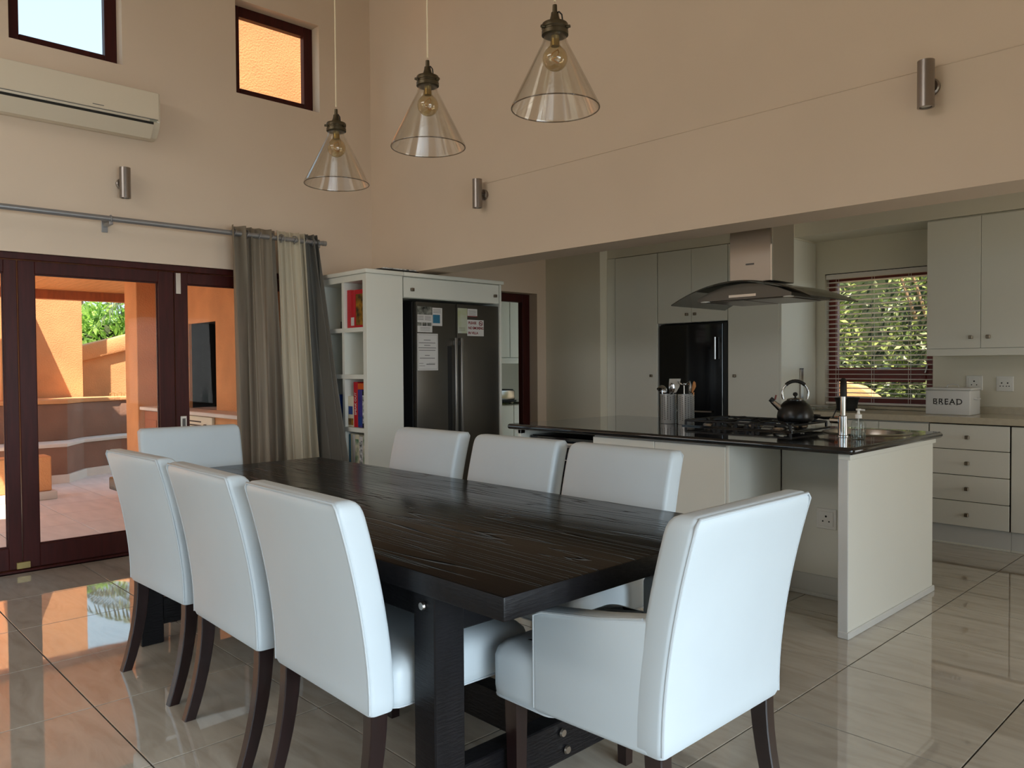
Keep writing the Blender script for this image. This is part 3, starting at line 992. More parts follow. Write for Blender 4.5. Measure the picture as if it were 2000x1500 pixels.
def fabric(name, m, yt0, yt1, yb0, yb1, nf, amp, seed, label):
    rnd = random.Random(seed)
    nu, nv = nf * 14, 26
    ph = [rnd.uniform(-0.5, 0.5) for _ in range(nf * 2 + 2)]
    bm = bmesh.new()
    g = []
    for j in range(nv + 1):
        v = j / nv
        z = 2.405 - v * (2.405 - 0.02)
        fl_ = min(1.0, v * 1.25)
        y0, y1 = yt0 + (yb0 - yt0) * fl_, yt1 + (yb1 - yt1) * fl_
        row = []
        for i in range(nu + 1):
            u = i / nu
            w = u + 0.030 * math.sin(u * 11 + v * 1.6 + seed) + 0.014 * math.sin(u * 27 + v * 2.9 + seed * 2)
            a = amp * (0.85 + 0.5 * v) * (1 + 0.5 * math.sin(5.3 * u + seed + v))
            ang = w * nf * 2 * math.pi + 0.5 * math.sin(v * 2.2 + u * 5 + seed)
            x = XROD + a * math.sin(ang) + 0.010 * math.sin(v * 5 + u * 9)
            y = y0 + (y1 - y0) * u + 0.35 * a * math.cos(ang)
            if y > 3.30:          # the hem billows out in front of the bookshelf
                x += (y - 3.30) * 1.9
                y = 3.30 + (y - 3.30) * 0.12
            row.append(bm.verts.new((x, y, z)))
        g.append(row)
    for j in range(nv):
        for i in range(nu):
            bm.faces.new((g[j][i], g[j][i + 1], g[j + 1][i + 1], g[j + 1][i]))
    o = finish(bm, name, m, cu, smooth=180, label=label)
    sol = o.modifiers.new('cloth thickness', 'SOLIDIFY')
    sol.thickness = 0.002
    return o


f1 = fabric('fabric_panel', M_TAUPE, 2.575, 2.93, 2.60, 2.975, 5, 0.038, 1.3, 'taupe sheer panel')
f2 = fabric('fabric_panel', M_CREAMC, 2.93, 3.165, 2.975, 3.27, 4, 0.030, 2.1, 'cream sheer panel')
f3 = fabric('fabric_panel', M_CHARC, 3.165, 3.285, 3.27, 3.53, 3, 0.028, 3.7, 'charcoal panel')
for yy, par in ((2.60, f1), (2.70, f1), (2.80, f1), (2.90, f1), (2.985, f2), (3.10, f2), (3.19, f3), (3.26, f3)):
    TB(par, 'eyelet', M_ROD, [(XROD + 0.030 * math.cos(q * math.pi / 8), yy + 0.008 * math.sin(q * math.pi / 4), ZR + 0.030 * math.sin(q * math.pi / 8)) for q in range(16)], 0.0045, 6, closed=True)

# ------------------------------------------------------------------ bookshelf and fridge cabinet
X0, YS = -5.15, 3.379
XS = XA + 0.004
bs = thing('bookshelf', 'tall white cubby bookshelf at the end of the fridge cabinet', 'bookshelf', (-5.5, 3.55, 0))
YSB = 3.70
B(bs, 'side_panel', M_WHITE, X0 - 0.055, X0, YS, YSB + 0.02, 0, 2.055, 0.002)
B(bs, 'side_panel', M_WHITE, XS, XS + 0.022, YS, YSB, 0, 2.055, 0.002)
B(bs, 'back_panel', M_WHITE, XS + 0.022, X0 - 0.055, YSB - 0.02, YSB, 0.08, 2.055, 0.001)
xd = -5.515
for (z0, z1) in ((0.08, 0.455), (0.49, 0.815), (0.85, 1.235), (1.27, 1.605), (1.64, 2.005)):
    B(bs, 'divider', M_WHITE, xd, xd + 0.035, YS + 0.004, YSB - 0.02, z0, z1, 0.001)
SH = (0.045, 0.455, 0.895 - 0.035, 1.235, 1.605)
zsh = [(0.045, 0.08), (0.455, 0.49), (0.815, 0.85), (1.235, 1.27), (1.605, 1.64), (2.005, 2.055)]
for z0, z1 in zsh:
    B(bs, 'shelf', M_WHITE, XS + 0.022, X0 - 0.055, YS + 0.001, YSB - 0.02, z0, z1, 0.0015)
B(bs, 'plinth', M_WHITE2, XS + 0.022, X0 - 0.055, YS + 0.03, YS + 0.05, 0, 0.045, 0)
PR(bs, 'cornice', M_WHITE, [(XS, YS - 0.018), (X0 + 0.018, YS - 0.018), (X0 + 0.018, YSB + 0.02), (XS, YSB + 0.02)], 2.056, 2.088, 'z', 0.006)

fc = thing('overhead_cabinet', 'white flap-door cabinet bridging over the steel fridge', 'cabinet', (-5.5, 4.25, 1.89))
Y1 = 4.80
B(fc, 'carcass', M_WHITE, XS, X0 - 0.03, 3.722, Y1 - 0.022, 1.885, 2.055, 0.001)
B(fc, 'side_panel', M_WHITE, XS, X0 + 0.001, Y1 - 0.02, Y1, 0, 2.055, 0.002)
fd = B(fc, 'flap_door', M_WHITE, X0 - 0.028, X0 - 0.006, 3.734, Y1 - 0.025, 1.888, 2.050, 0.002)
for yy in (3.814, 4.722):
    kb = B(fd, 'knob', M_KNOB, X0 - 0.006, X0 + 0.018, yy - 0.014, yy + 0.014, 1.939, 1.965, 0.003)
PR(fc, 'cornice', M_WHITE, [(XS, 3.722), (X0 + 0.018, 3.722), (X0 + 0.018, Y1 + 0.018), (XS, Y1 + 0.018)], 2.056, 2.088, 'z', 0.006)

fr = thing('refrigerator', 'dark stainless side-by-side refrigerator under the flap cabinet', 'refrigerator', (-5.5, 4.27, 0))
B(fr, 'body', M_FRSIDE, XS + 0.01, X0 - 0.07, 3.862, 4.772, 0.02, 1.865, 0.004)
B(fr, 'kick_plate', M_MATBLK, X0 - 0.14, X0 - 0.10, 3.87, 4.765, 0.0, 0.05, 0)
ysp = 4.286
for k, (ya, yb) in enumerate(((3.862, ysp - 0.003), (ysp + 0.003, 4.774))):
    d = B(fr, 'door', M_FRIDGE, X0 - 0.068, X0 - 0.012, ya, yb, 0.055, 1.862, 0.006, 2)
    yh = ysp - 0.032 if k == 0 else ysp + 0.032
    hb = B(d, 'handle', M_HANDLE, X0 + 0.012, X0 + 0.028, yh - 0.014, yh + 0.014, 0.62, 1.572, 0.005, 2)
    for zz in (0.66, 1.53):
        B(d, 'handle_mount', M_HANDLE, X0 - 0.012, X0 + 0.013, yh - 0.009, yh + 0.009, zz - 0.02, zz + 0.02, 0.002)
    if k == 0:
        B(d, 'handle_recess', M_MATBLK, X0 - 0.0125, X0 - 0.0112, ysp - 0.10, ysp - 0.055, 0.72, 1.50, 0)  # flat dark strip put in for the shade beside this handle
XN = X0 - 0.0115


def note(name, label, cat, m, ya, yb, za, zb):
    t = thing(name, label, cat, (XN, (ya + yb) / 2, za))
    B(t, 'sheet', m, XN, XN + 0.0015, ya, yb, za, zb, 0)
    return t


XP = XN + 0.0016


def bars(t, m, rects, name='printed_lines'):
    bm = bmesh.new()
    for ya, yb, za, zb in rects:
        box(bm, XP, XP + 0.0006, ya, yb, za, zb)
    return finish(bm, name, m, t)


n1 = note('photo_card', 'dark landscape photo card at the top left of the fridge door', 'photo', M_PHOTO, 3.872, 4.022, 1.757, 1.824)
B(n1, 'magnet', M_MATBLK, XP, XP + 0.004, 3.93, 3.945, 1.805, 1.818, 0.001)
n2 = note('leaflet', 'white leaflet with three small photos on the left fridge door', 'leaflet', M_PAPER, 3.872, 4.024, 1.612, 1.756)
bars(n2, M_INK, [(3.873 + (k % 2) * 0.075, 3.935 + (k % 2) * 0.075, 1.742 - 0.010 * (k // 2), 1.745 - 0.010 * (k // 2)) for k in range(8)] + [(3.90, 4.00, 1.650 - 0.012 * k, 1.6525 - 0.012 * k) for k in range(3)])
for k in range(3):
    B(n2, 'picture', M_PHOTO, XP, XP + 0.0005, 3.870 + k * 0.051, 3.914 + k * 0.051, 1.664, 1.692, 0)
n3 = note('info_card', 'small pale card with a blue picture on the left fridge door', 'card', M_PAPER, 4.027, 4.130, 1.668, 1.818)
B(n3, 'picture', M_TEAL, XP, XP + 0.0005, 4.032, 4.106, 1.690, 1.760, 0)
bars(n3, M_INK, [(4.035, 4.115, 1.80 - 0.012 * k, 1.803 - 0.012 * k) for k in range(3)])
n4 = note('letter', 'white framed letter hanging lowest on the left fridge door', 'letter', M_PAPER, 3.870, 4.082, 1.298, 1.602)
bars(n4, M_INK, [(3.970 - w, 3.970 + w, z, z + 0.005) for w, z in ((0.035, 1.545), (0.085, 1.522), (0.032, 1.502), (0.092, 1.481), (0.085, 1.461), (0.025, 1.419), (0.078, 1.397))] +
     [(3.885, 3.93, 1.355, 1.358), (3.885, 3.945, 1.335, 1.338), (3.96, 4.05, 1.345, 1.352), (3.985, 4.055, 1.357, 1.359)])
bars(n4, M_INK, [(3.878, 4.074, 1.590, 1.5915), (3.878, 4.074, 1.308, 1.3095), (3.878, 3.8795, 1.308, 1.5915), (4.0725, 4.074, 1.308, 1.5915)], 'printed_border')
n5 = note('meadow_leaflet', 'pale yellow-green leaflet on the right fridge door', 'leaflet', M_MEADOW, 4.300, 4.405, 1.613, 1.828)
bars(n5, M_INK, [(4.312, 4.38, 1.66 - 0.012 * k, 1.6625 - 0.012 * k) for k in range(3)])
n6 = note('small_card', 'small white card above the no-smoking sign on the fridge', 'card', M_PAPER, 4.409, 4.520, 1.757, 1.826)
bars(n6, M_INK, [(4.42, 4.505, 1.808 - 0.012 * k, 1.811 - 0.012 * k) for k in range(4)])
B(n6, 'lower_band', M_REDTXT, XP, XP + 0.0005, 4.409, 4.520, 1.757, 1.765, 0)
n7 = note('no_smoking_sign', 'white sign with red no-smoking lettering on the right fridge door', 'sign', M_PAPER, 4.406, 4.595, 1.592, 1.732)
for body, z, y0_, s in (('PLEASE', 1.704, 4.416, 0.031), ('NO SMOKING', 1.660, 4.415, 0.031), ('IN VILLA', 1.617, 4.416, 0.031)):
    put_text(n7, 'lettering', M_REDTXT, body, s, (XP + 0.0006, y0_, z), (0, 1, 0), (0, 0, 1), align='LEFT', offset=0.0008, extrude=0.0003, spacing=0.86 if len(body) > 8 else 0.95)
bm = bmesh.new()
cy, cz, rr = 4.560, 1.703, 0.019
tube(bm, [(XP + 0.0008, cy + rr * math.cos(q * math.pi / 12), cz + rr * math.sin(q * math.pi / 12)) for q in range(24)], 0.0028, 6, closed=True)
tube(bm, [(XP + 0.0008, cy - rr * 0.7, cz + rr * 0.7), (XP + 0.0008, cy + rr * 0.7, cz - rr * 0.7)], 0.0022, 6)
finish(bm, 'prohibition_ring', M_REDTXT, n7)
bm = bmesh.new()
box(bm, XP, XP + 0.0006, cy - 0.013, cy + 0.012, cz - 0.004, cz + 0.001)
finish(bm, 'cigarette_print', M_TYPE, n7)


# games and books on the shelves
def boxed(name, label, cat, m_spine, x0, x1, z0, h, ydep=0.24, yf=None, face=None, text=None, mtext=None, band=None, group=None):
    yf = YS + 0.03 if yf is None else yf
    t = thing(name, label, cat, ((x0 + x1) / 2, yf + ydep / 2, z0), group=group)
    B(t, 'box', m_spine, x0, x1, yf, yf + ydep, z0 + 0.0005, z0 + h, 0.002)
    if face:
        B(t, 'printed_face', face, x0 + 0.004, x1 - 0.004, yf - 0.001, yf, z0 + h * 0.12, z0 + h * 0.88, 0)
    if band:
        B(t, 'printed_band', band, x0 + 0.003, x1 - 0.003, yf - 0.001, yf, z0 + h * 0.06, z0 + h * 0.28, 0)
    if text:
        put_text(t, 'lettering', mtext or M_PAPER, text, (x1 - x0) * 0.62, ((x0 + x1) / 2, yf - 0.0012, z0 + h * 0.52), (0, 0, 1), (-1, 0, 0), extrude=0.0003, offset=0.0005)
    return t


G = 'boxed games and books on the cubby shelves'
Z5, Z3, Z2 = 1.6405, 0.8505, 0.4905
boxed('game_box', 'red boxed game with white spots, leftmost on the top shelf', 'game box', M_RED, -5.475, -5.425, Z5, 0.305, face=M_RED, group=G)
boxed('game_box', 'narrow red boxed game with white strip on the top shelf', 'game box', M_RED, -5.422, -5.372, Z5, 0.300, face=None, band=M_PAPER, group=G)
g3 = boxed('game_box', 'game box with a dark green and gold picture on the top shelf', 'game box', M_RED, -5.368, -5.222, Z5, 0.300, group=G)
B(g3, 'picture', M_GAMEPIC, -5.345, -5.224, YS + 0.0285, YS + 0.0296, Z5 + 0.02, Z5 + 0.265, 0)
cmr = thing('small_speaker', 'small black rounded gadget at the left of the top shelf', 'gadget', (-5.56, 3.45, Z5))
B(cmr, 'body', M_MATBLK, -5.600, -5.520, 3.42, 3.52, Z5 + 0.0005, Z5 + 0.062, 0.008, 2)
B(cmr, 'top_dial', M_BLACK, -5.58, -5.545, 3.45, 3.49, Z5 + 0.062, Z5 + 0.076, 0.004)
boxed('book', 'blue boxed puzzle, leftmost on the third shelf down', 'game box', M_BLUE, -5.640, -5.600, Z3, 0.255, group=G, face=M_BLUE)
g4 = boxed('game_box', 'white game box with blue swirls on the third shelf down', 'game box', M_CREAM, -5.478, -5.398, Z3, 0.245, group=G, band=M_GAMEPIC)
B(g4, 'swirl_print', M_BLUE, -5.470, -5.410, YS + 0.0285, YS + 0.0296, Z3 + 0.10, Z3 + 0.165, 0)
boxed('game_box', 'tall red game box with white SPEAK OUT lettering on its spine', 'game box', M_RED, -5.394, -5.338, Z3, 0.360, group=G, text='SPEAK OUT')
boxed('game_box', 'purple and orange game box right of the red lettered one', 'game box', M_PURPLE, -5.334, -5.275, Z3, 0.300, group=G, band=M_BLUE)
boxed('game_box', 'orange-topped flat box lying behind the purple game', 'game box', M_ORPR, -5.334, -5.222, Z3 + 0.3008, 0.05, group=G)
boxed('game_box', 'black game box with white print, rightmost on the third shelf down', 'game box', M_MATBLK, -5.271, -5.222, Z3, 0.290, group=G, face=M_BWPIC)
boxed('book', 'slim blue folder, leftmost on the lowest visible shelf', 'folder', M_TEAL, -5.472, -5.450, Z2, 0.300, group=G)
boxed('book', 'slim cream magazine beside the blue folder', 'magazine', M_CREAM, -5.446, -5.424, Z2, 0.306, group=G)
boxed('book', 'thick cream book beside the cream magazine', 'book', M_PAPER, -5.420, -5.385, Z2, 0.298, group=G)
boxed('book', 'green and cream patterned book on the lowest visible shelf', 'book', M_CREAM, -5.381, -5.325, Z2, 0.302, group=G, face=M_GREENPIC)
boxed('book', 'white book with bold black round print on its spine', 'book', M_PAPER, -5.321, -5.272, Z2, 0.290, group=G, face=M_BWPIC)
boxed('book', 'mottled green book at the right end of the lowest visible shelf', 'book', M_GREENPIC, -5.268, -5.222, Z2, 0.300, group=G)
tp = thing('flat_game_box', 'flat dark box lying on top of the bookshelf', 'game box', (-5.35, 3.62, 2.089))
B(tp, 'box', M_MATBLK, -5.50, -5.17, 3.52, 3.90, 2.0895, 2.104, 0.003)
B(tp, 'lid', M_BWPIC, -5.47, -5.16, 3.55, 3.87, 2.1045, 2.113, 0.002)

# ------------------------------------------------------------------ kitchen island
ZI = 0.932
wt = thing('island_worktop', 'polished black granite worktop of the kitchen island', 'worktop', (-2.74, 4.32, 0.895))
SXc, SYc, SR = -1.855, 4.600, 0.222
bm = bmesh.new()
N = 48
ring = [(SXc + (SR - 0.012) * math.cos(2 * math.pi * k / N), SYc + (SR - 0.012) * math.sin(2 * math.pi * k / N)) for k in range(N)]
xo0, xo1, yo0, yo1 = -3.92, -1.566, 3.72, 4.935


def on_rect(a):
    c, s = math.cos(a), math.sin(a)
    ts = []
    if c > 1e-9: ts.append((xo1 - SXc) / c)
    if c < -1e-9: ts.append((xo0 - SXc) / c)
    if s > 1e-9: ts.append((yo1 - SYc) / s)
    if s < -1e-9: ts.append((yo0 - SYc) / s)
    t = min(ts)
    return (SXc + t * c, SYc + t * s)


angs = sorted([2 * math.pi * k / N for k in range(N)] + [math.atan2(y - SYc, x - SXc) % (2 * math.pi) for x in (xo0, xo1) for y in (yo0, yo1)])
inn = [(SXc + (SR - 0.012) * math.cos(a), SYc + (SR - 0.012) * math.sin(a)) for a in angs]
out_ = [on_rect(a) for a in angs]
lv = []
for z in (0.897, ZI):
    lv.append(([bm.verts.new((x, y, z)) for x, y in inn], [bm.verts.new((x, y, z)) for x, y in out_]))
n = len(angs)
for k in range(n):
    k2 = (k + 1) % n
    for i_, o_ in lv:
        bm.faces.new((i_[k], o_[k], o_[k2], i_[k2]))
    bm.faces.new((lv[0][0][k], lv[0][0][k2], lv[1][0][k2], lv[1][0][k]))
    bm.faces.new((lv[0][1][k], lv[1][1][k], lv[1][1][k2], lv[0][1][k2]))
finish(bm, 'slab', M_GRANITE, wt)
TB(wt, 'bullnose', M_GRANITE, [(xo0, yo0 + 0.001, 0.9145), (xo1 - 0.012, yo0 + 0.001, 0.9145), (xo1 - 0.001, yo0 + 0.012, 0.9145), (xo1 - 0.001, yo1 - 0.012, 0.9145), (xo1 - 0.012, yo1 - 0.001, 0.9145), (xo0, yo1 - 0.001, 0.9145)], 0.0172, 10)

ie = thing('island_end_panel', 'broad cream end panel closing the near end of the island', 'panel', (-1.62, 4.33, 0))
B(ie, 'panel', M_WHITE, -1.645, -1.600, 3.757, 4.915, 0.03, 0.894, 0.002)
B(ie, 'edge_strip', M_WHITE2, -1.646, -1.597, 3.752, 3.760, 0.03, 0.884, 0.002)
B(ie, 'top_rail', M_WHITE, -1.646, -1.585, 3.750, 4.92, 0.868, 0.895, 0.002)
B(ie, 'skirting', M_WHITE2, -1.646, -1.590, 3.747, 4.927, 0, 0.034, 0.004)
ib = thing('island_back_panel', 'recessed white panelling under the island overhang', 'panel', (-1.95, 4.35, 0))
B(ib, 'panel', M_WHITE, -2.236, -1.648, 4.335, 4.36, 0.125, 0.894, 0.0015)
B(ib, 'plinth', M_WHITE2, -2.236, -1.648, 4.345, 4.36, 0.0, 0.123, 0.001)
B(ib, 'skirting', M_WHITE2, -2.236, -1.648, 4.330, 4.345, 0.0, 0.022, 0.003)
ic = thing('island_cabinet', 'white two-door cabinet block along the island front', 'cabinet', (-2.72, 4.3, 0))
B(ic, 'carcass', M_WHITE2, -3.198, -2.262, 3.775, 4.91, 0.1, 0.893, 0.001)
B(ic, 'end_panel', M_WHITE, -2.260, -2.240, 3.757, 4.33, 0.0, 0.893, 0.0015)
B(ic, 'door', M_WHITE, -3.196, -2.730, 3.755, 3.774, 0.105, 0.885, 0.002)
B(ic, 'door', M_WHITE, -2.727, -2.262, 3.755, 3.774, 0.105, 0.885, 0.002)
B(ic, 'plinth', M_WHITE2, -3.198, -2.262, 3.80, 3.815, 0.0, 0.1, 0)
ir = thing('island_rear_cabinet', 'white cabinet block facing the kitchen side under the sink', 'cabinet', (-1.95, 4.65, 0))
B(ir, 'carcass', M_WHITE2, -2.258, -1.648, 4.365, 4.90, 0.1, 0.60, 0.001)
B(ir, 'door', M_WHITE, -2.25, -1.955, 4.902, 4.918, 0.11, 0.88, 0.002)
B(ir, 'door', M_WHITE, -1.95, -1.655, 4.902, 4.918, 0.11, 0.88, 0.002)
il = thing('island_bay_frame', 'white framed appliance bay at the fridge end of the island', 'cabinet', (-3.52, 4.3, 0))
B(il, 'side_panel', M_WHITE, -3.872, -3.845, 3.757, 4.91, 0, 0.893, 0.002)
B(il, 'top_rail', M_WHITE, -3.90, -3.845, 3.757, 3.80, 0.865, 0.894, 0.002)
B(il, 'back_panel', M_WHITE, -3.843, -3.20, 4.89, 4.91, 0.0, 0.893, 0.001)
dw = thing('dishwasher', 'black built-in dishwasher with pale bar handle in the island bay', 'dishwasher', (-3.52, 4.2, 0))
B(dw, 'body', M_BLACK, -3.838, -3.205, 3.86, 4.44, 0.02, 0.855, 0.004)
ddr = B(dw, 'door', M_BLACKGL, -3.835, -3.208, 3.835, 3.858, 0.08, 0.74, 0.003)
B(dw, 'control_strip', M_BLACKGL, -3.835, -3.208, 3.838, 3.858, 0.745, 0.852, 0.003)
hb_ = B(ddr, 'handle', M_STEEL, -3.80, -3.33, 3.775, 3.805, 0.795, 0.825, 0.006, 2, label='pale steel bar handle')
for xx in (-3.76, -3.37):
    B(ddr, 'handle_post', M_STEEL, xx - 0.01, xx + 0.01, 3.80, 3.838, 0.80, 0.82, 0.002)
B(ddr, 'trim_line', M_STEEL, -3.835, -3.208, 3.8335, 3.8355, 0.700, 0.706, 0)


def socket(name, label, loc, rz, double=False):
    t = thing(name, label, 'socket', loc, rz, group='white wall sockets', local=True)
    B(t, 'plate', M_PLASTIC, -0.058, 0.058, -0.008, 0.0, -0.058, 0.058, 0.003)
    B(t, 'insert', M_PLASTIC, -0.042, 0.042, -0.011, -0.008, -0.042, 0.042, 0.002)
    holes = [(0, 0.014, 0.006), (-0.018, -0.014, 0.0045), (0.018, -0.014, 0.0045)]
    if double:
        holes = [(-0.02, 0.006, 0.0055), (0.02, 0.006, 0.0055), (-0.03, -0.018, 0.004), (-0.01, -0.018, 0.004), (0.012, -0.018, 0.004), (0.030, -0.018, 0.004)]
        B(t, 'switch', M_PLASTIC, -0.030, 0.030, -0.014, -0.011, 0.022, 0.036, 0.001)
    for hx, hz, hr in holes:
        L(t, 'pin_hole', M_MATBLK, [(0, 0), (hr, 0), (hr, 0.001), (0, 0.001)], (hx, -0.0112, hz), 12, Matrix.Rotation(math.pi / 2, 3, 'X'))
    return t


socket('wall_socket', 'white socket with three dark pin holes under the island overhang', (-1.965, 4.335, 0.455), 0)
socket('wall_socket', 'white double socket at the right above the back counter', (-1.735, YK, 1.168), 0, True)
s2 = socket('wall_socket', 'white socket plate partly behind the bread bin', (-1.945, YK, 1.172), 0)

# sink, tap, soap, brush holder
sk = thing('sink', 'round stainless inset sink in the island worktop', 'sink', (SXc, SYc, ZI))
L(sk, 'bowl', M_STEEL, [(0.0, 0.770), (0.05, 0.770), (0.15, 0.776), (0.185, 0.80), (0.196, 0.87), (0.199, ZI + 0.002), (0.202, ZI + 0.006), (SR + 0.012, ZI + 0.006), (SR + 0.018, ZI + 0.001)], (SXc, SYc, 0), 56)
L(sk, 'drain', M_CHROME, [(0, 0.7725), (0.04, 0.7725), (0.045, 0.771), (0.045, 0.7705)], (SXc, SYc, 0), 24)
tx, ty = -1.853, 4.285
tp_ = thing('tap', 'tall chrome kitchen tap with black spout at the island sink', 'tap', (tx, ty, ZI))
L(tp_, 'base', M_CHROME, [(0, ZI), (0.030, ZI), (0.030, ZI + 0.004), (0.026, ZI + 0.008), (0.024, ZI + 0.11), (0.020, ZI + 0.115), (0, ZI + 0.115)], (tx, ty, 0), 24)
pts = [(tx, ty, ZI + 0.10), (tx, ty, ZI + 0.22)]
TB(tp_, 'riser', M_CHROME, pts, 0.0145, 16)
pts = [(tx, ty, ZI + 0.218), (tx, ty, ZI + 0.27), (tx - 0.005, ty + 0.012, ZI + 0.290), (tx - 0.016, ty + 0.04, ZI + 0.303), (tx - 0.032, ty + 0.08, ZI + 0.301), (tx - 0.046, ty + 0.115, ZI + 0.280), (tx - 0.052, ty + 0.13, ZI + 0.24), (tx - 0.053, ty + 0.133, ZI + 0.20)]
TB(tp_, 'spout', M_MATBLK, pts, 0.0165, 14)
TB(tp_, 'lever', M_CHROME, [(tx - 0.02, ty, ZI + 0.085), (tx - 0.07, ty + 0.005, ZI + 0.085)], 0.017, 12)
TB(tp_, 'lever_pin', M_MATBLK, [(tx - 0.06, ty + 0.005, ZI + 0.10), (tx - 0.035, ty, ZI + 0.15)], 0.0035, 6)
sx, sy = -1.725, 4.178
sp = thing('soap_bottle', 'clear pump soap bottle beside the tap', 'soap bottle', (sx, sy, ZI))
L(sp, 'bottle', M_BOTTLE, [(0, 0.001), (0.034, 0.001), (0.037, 0.006), (0.037, 0.075), (0.032, 0.095), (0.016, 0.108), (0.014, 0.112), (0, 0.112)], (sx, sy, ZI), 24)
L(sp, 'liquid', M_BOTTLE, [(0, 0.004), (0.033, 0.004), (0.034, 0.05), (0, 0.05)], (sx, sy, ZI), 24)
pm = L(sp, 'pump_collar', M_PLASTIC, [(0, 0.110), (0.017, 0.110), (0.017, 0.130), (0.008, 0.134), (0.006, 0.150), (0.013, 0.152), (0.013, 0.160), (0, 0.162)], (sx, sy, ZI), 20)
TB(sp, 'nozzle', M_PLASTIC, [(sx, sy, ZI + 0.156), (sx + 0.03, sy + 0.01, ZI + 0.153)], 0.0045, 8)
TB(sp, 'dip_tube', M_PLASTIC, [(sx, sy, ZI + 0.01), (sx, sy, ZI + 0.11)], 0.003, 6)

# gas hob
hx0, hx1, hy0, hy1 = -2.93, -2.17, 4.33, 4.84
hob = thing('gas_hob', 'black glass gas hob with cast iron grates on the island', 'hob', (-2.55, 4.58, ZI))
B(hob, 'glass_plate', M_BLACKGL, hx0, hx1, hy0, hy1, ZI + 0.0005, ZI + 0.008, 0.002)
burn = [(-2.79, 4.45, 0.040), (-2.79, 4.72, 0.034), (-2.55, 4.585, 0.050), (-2.31, 4.45, 0.036), (-2.31, 4.72, 0.040)]
for bx_, by_, br in burn:
    b_ = L(hob, 'burner', M_STEEL, [(0, 0.008), (br * 1.15, 0.008), (br * 1.1, 0.014), (br, 0.018), (0, 0.018)], (bx_, by_, ZI), 24)
    L(b_, 'burner_cap', M_IRON, [(0, 0.018), (br * 0.85, 0.018), (br * 0.85, 0.025), (br * 0.6, 0.028), (0, 0.028)], (bx_, by_, ZI), 24)
for gx0, gx1 in ((-2.91, -2.675), (-2.665, -2.435), (-2.425, -2.19)):
    bm = bmesh.new()
    zg = ZI + 0.043
    for (xa, ya, xb, yb) in ((gx0, hy0 + 0.02, gx1, hy0 + 0.02), (gx0, hy1 - 0.02, gx1, hy1 - 0.02), (gx0, hy0 + 0.02, gx0, hy1 - 0.02), (gx1, hy0 + 0.02, gx1, hy1 - 0.02), (gx0, 4.585, gx1, 4.585)):
        tube(bm, [(xa, ya, zg - 0.006), (xb, yb, zg - 0.006)], 0.0075, 6)
    xm = (gx0 + gx1) / 2
    for yc in ((4.45, 4.72) if abs(xm + 2.55) > 0.1 else (4.585,)):
        for k in range(4):
            a = k * math.pi / 2 + math.pi / 4
            ca, sa = math.cos(a), math.sin(a)
            tube(bm, [(xm + ca * 0.024, yc + sa * 0.024, zg), (xm + ca * 0.085, yc + sa * 0.085, zg + 0.001), (xm + ca * 0.115, yc + sa * 0.105, zg - 0.006)], 0.0065, 6)
    for xa in (gx0, gx1):
        for ya in (hy0 + 0.02, hy1 - 0.02):
            tube(bm, [(xa, ya, ZI + 0.0085), (xa, ya, zg - 0.004)], 0.009, 6)
    finish(bm, 'grate', M_IRON, hob, smooth=50)
for k in range(5):
    L(hob, 'control_knob', M_MATBLK, [(0, 0.008), (0.018, 0.008), (0.018, 0.016), (0.013, 0.018), (0.012, 0.030), (0, 0.030)], (-2.70 + 0.075 * k, 4.352, ZI), 18)

# kettle
kx, ky, kz = -2.250, 4.530, ZI + 0.0505
kt = thing('kettle', 'black whistling kettle with chrome loop handle on the hob', 'kettle', (kx, ky, kz))
L(kt, 'body', M_BLACK, [(0.0, 0.0), (0.098, 0.0), (0.112, 0.006), (0.117, 0.020), (0.117, 0.038), (0.110, 0.072), (0.094, 0.105), (0.074, 0.127), (0.056, 0.138), (0.052, 0.140), (0.0, 0.140)], (kx, ky, kz), 48)
ld = L(kt, 'lid', M_CHROME, [(0.054, 0.139), (0.056, 0.143), (0.050, 0.148), (0.025, 0.155), (0, 0.157)], (kx, ky, kz), 36)
L(ld, 'lid_knob', M_MATBLK, [(0, 0.155), (0.006, 0.157), (0.006, 0.163), (0.013, 0.168), (0.016, 0.177), (0.012, 0.187), (0, 0.191)], (kx, ky, kz), 20)
ca, sa = math.cos(math.radians(35)), math.sin(math.radians(35))   # loop plane across the view
arc = []
for q in range(21):
    a = math.radians(-25 + 230 * q / 20)
    rx = 0.083 * math.cos(a)
    arc.append((kx + rx * ca, ky + rx * sa, kz + 0.180 + 0.083 * math.sin(a)))
TB(kt, 'handle', M_CHROME, arc, 0.008, 10)
TB(kt, 'handle_grip', M_MATBLK, arc[6:15], 0.0115, 10)
sp_ = TB(kt, 'spout', M_CHROME, [(kx - 0.095 * ca, ky - 0.095 * sa, kz + 0.085), (kx - 0.148 * ca, ky - 0.148 * sa, kz + 0.132)], 0.018, 14, radii=[0.022, 0.016])
TB(sp_, 'whistle_cap', M_MATBLK, [(kx - 0.140 * ca, ky - 0.140 * sa, kz + 0.130), (kx - 0.160 * ca, ky - 0.160 * sa, kz + 0.146)], 0.017, 14)
TB(sp_, 'whistle_lever', M_REDWOOD, [(kx - 0.130 * ca, ky - 0.130 * sa, kz + 0.140), (kx - 0.122 * ca, ky - 0.122 * sa, kz + 0.172)], 0.006, 8)

kt.scale = (0.91, 0.91, 0.93)
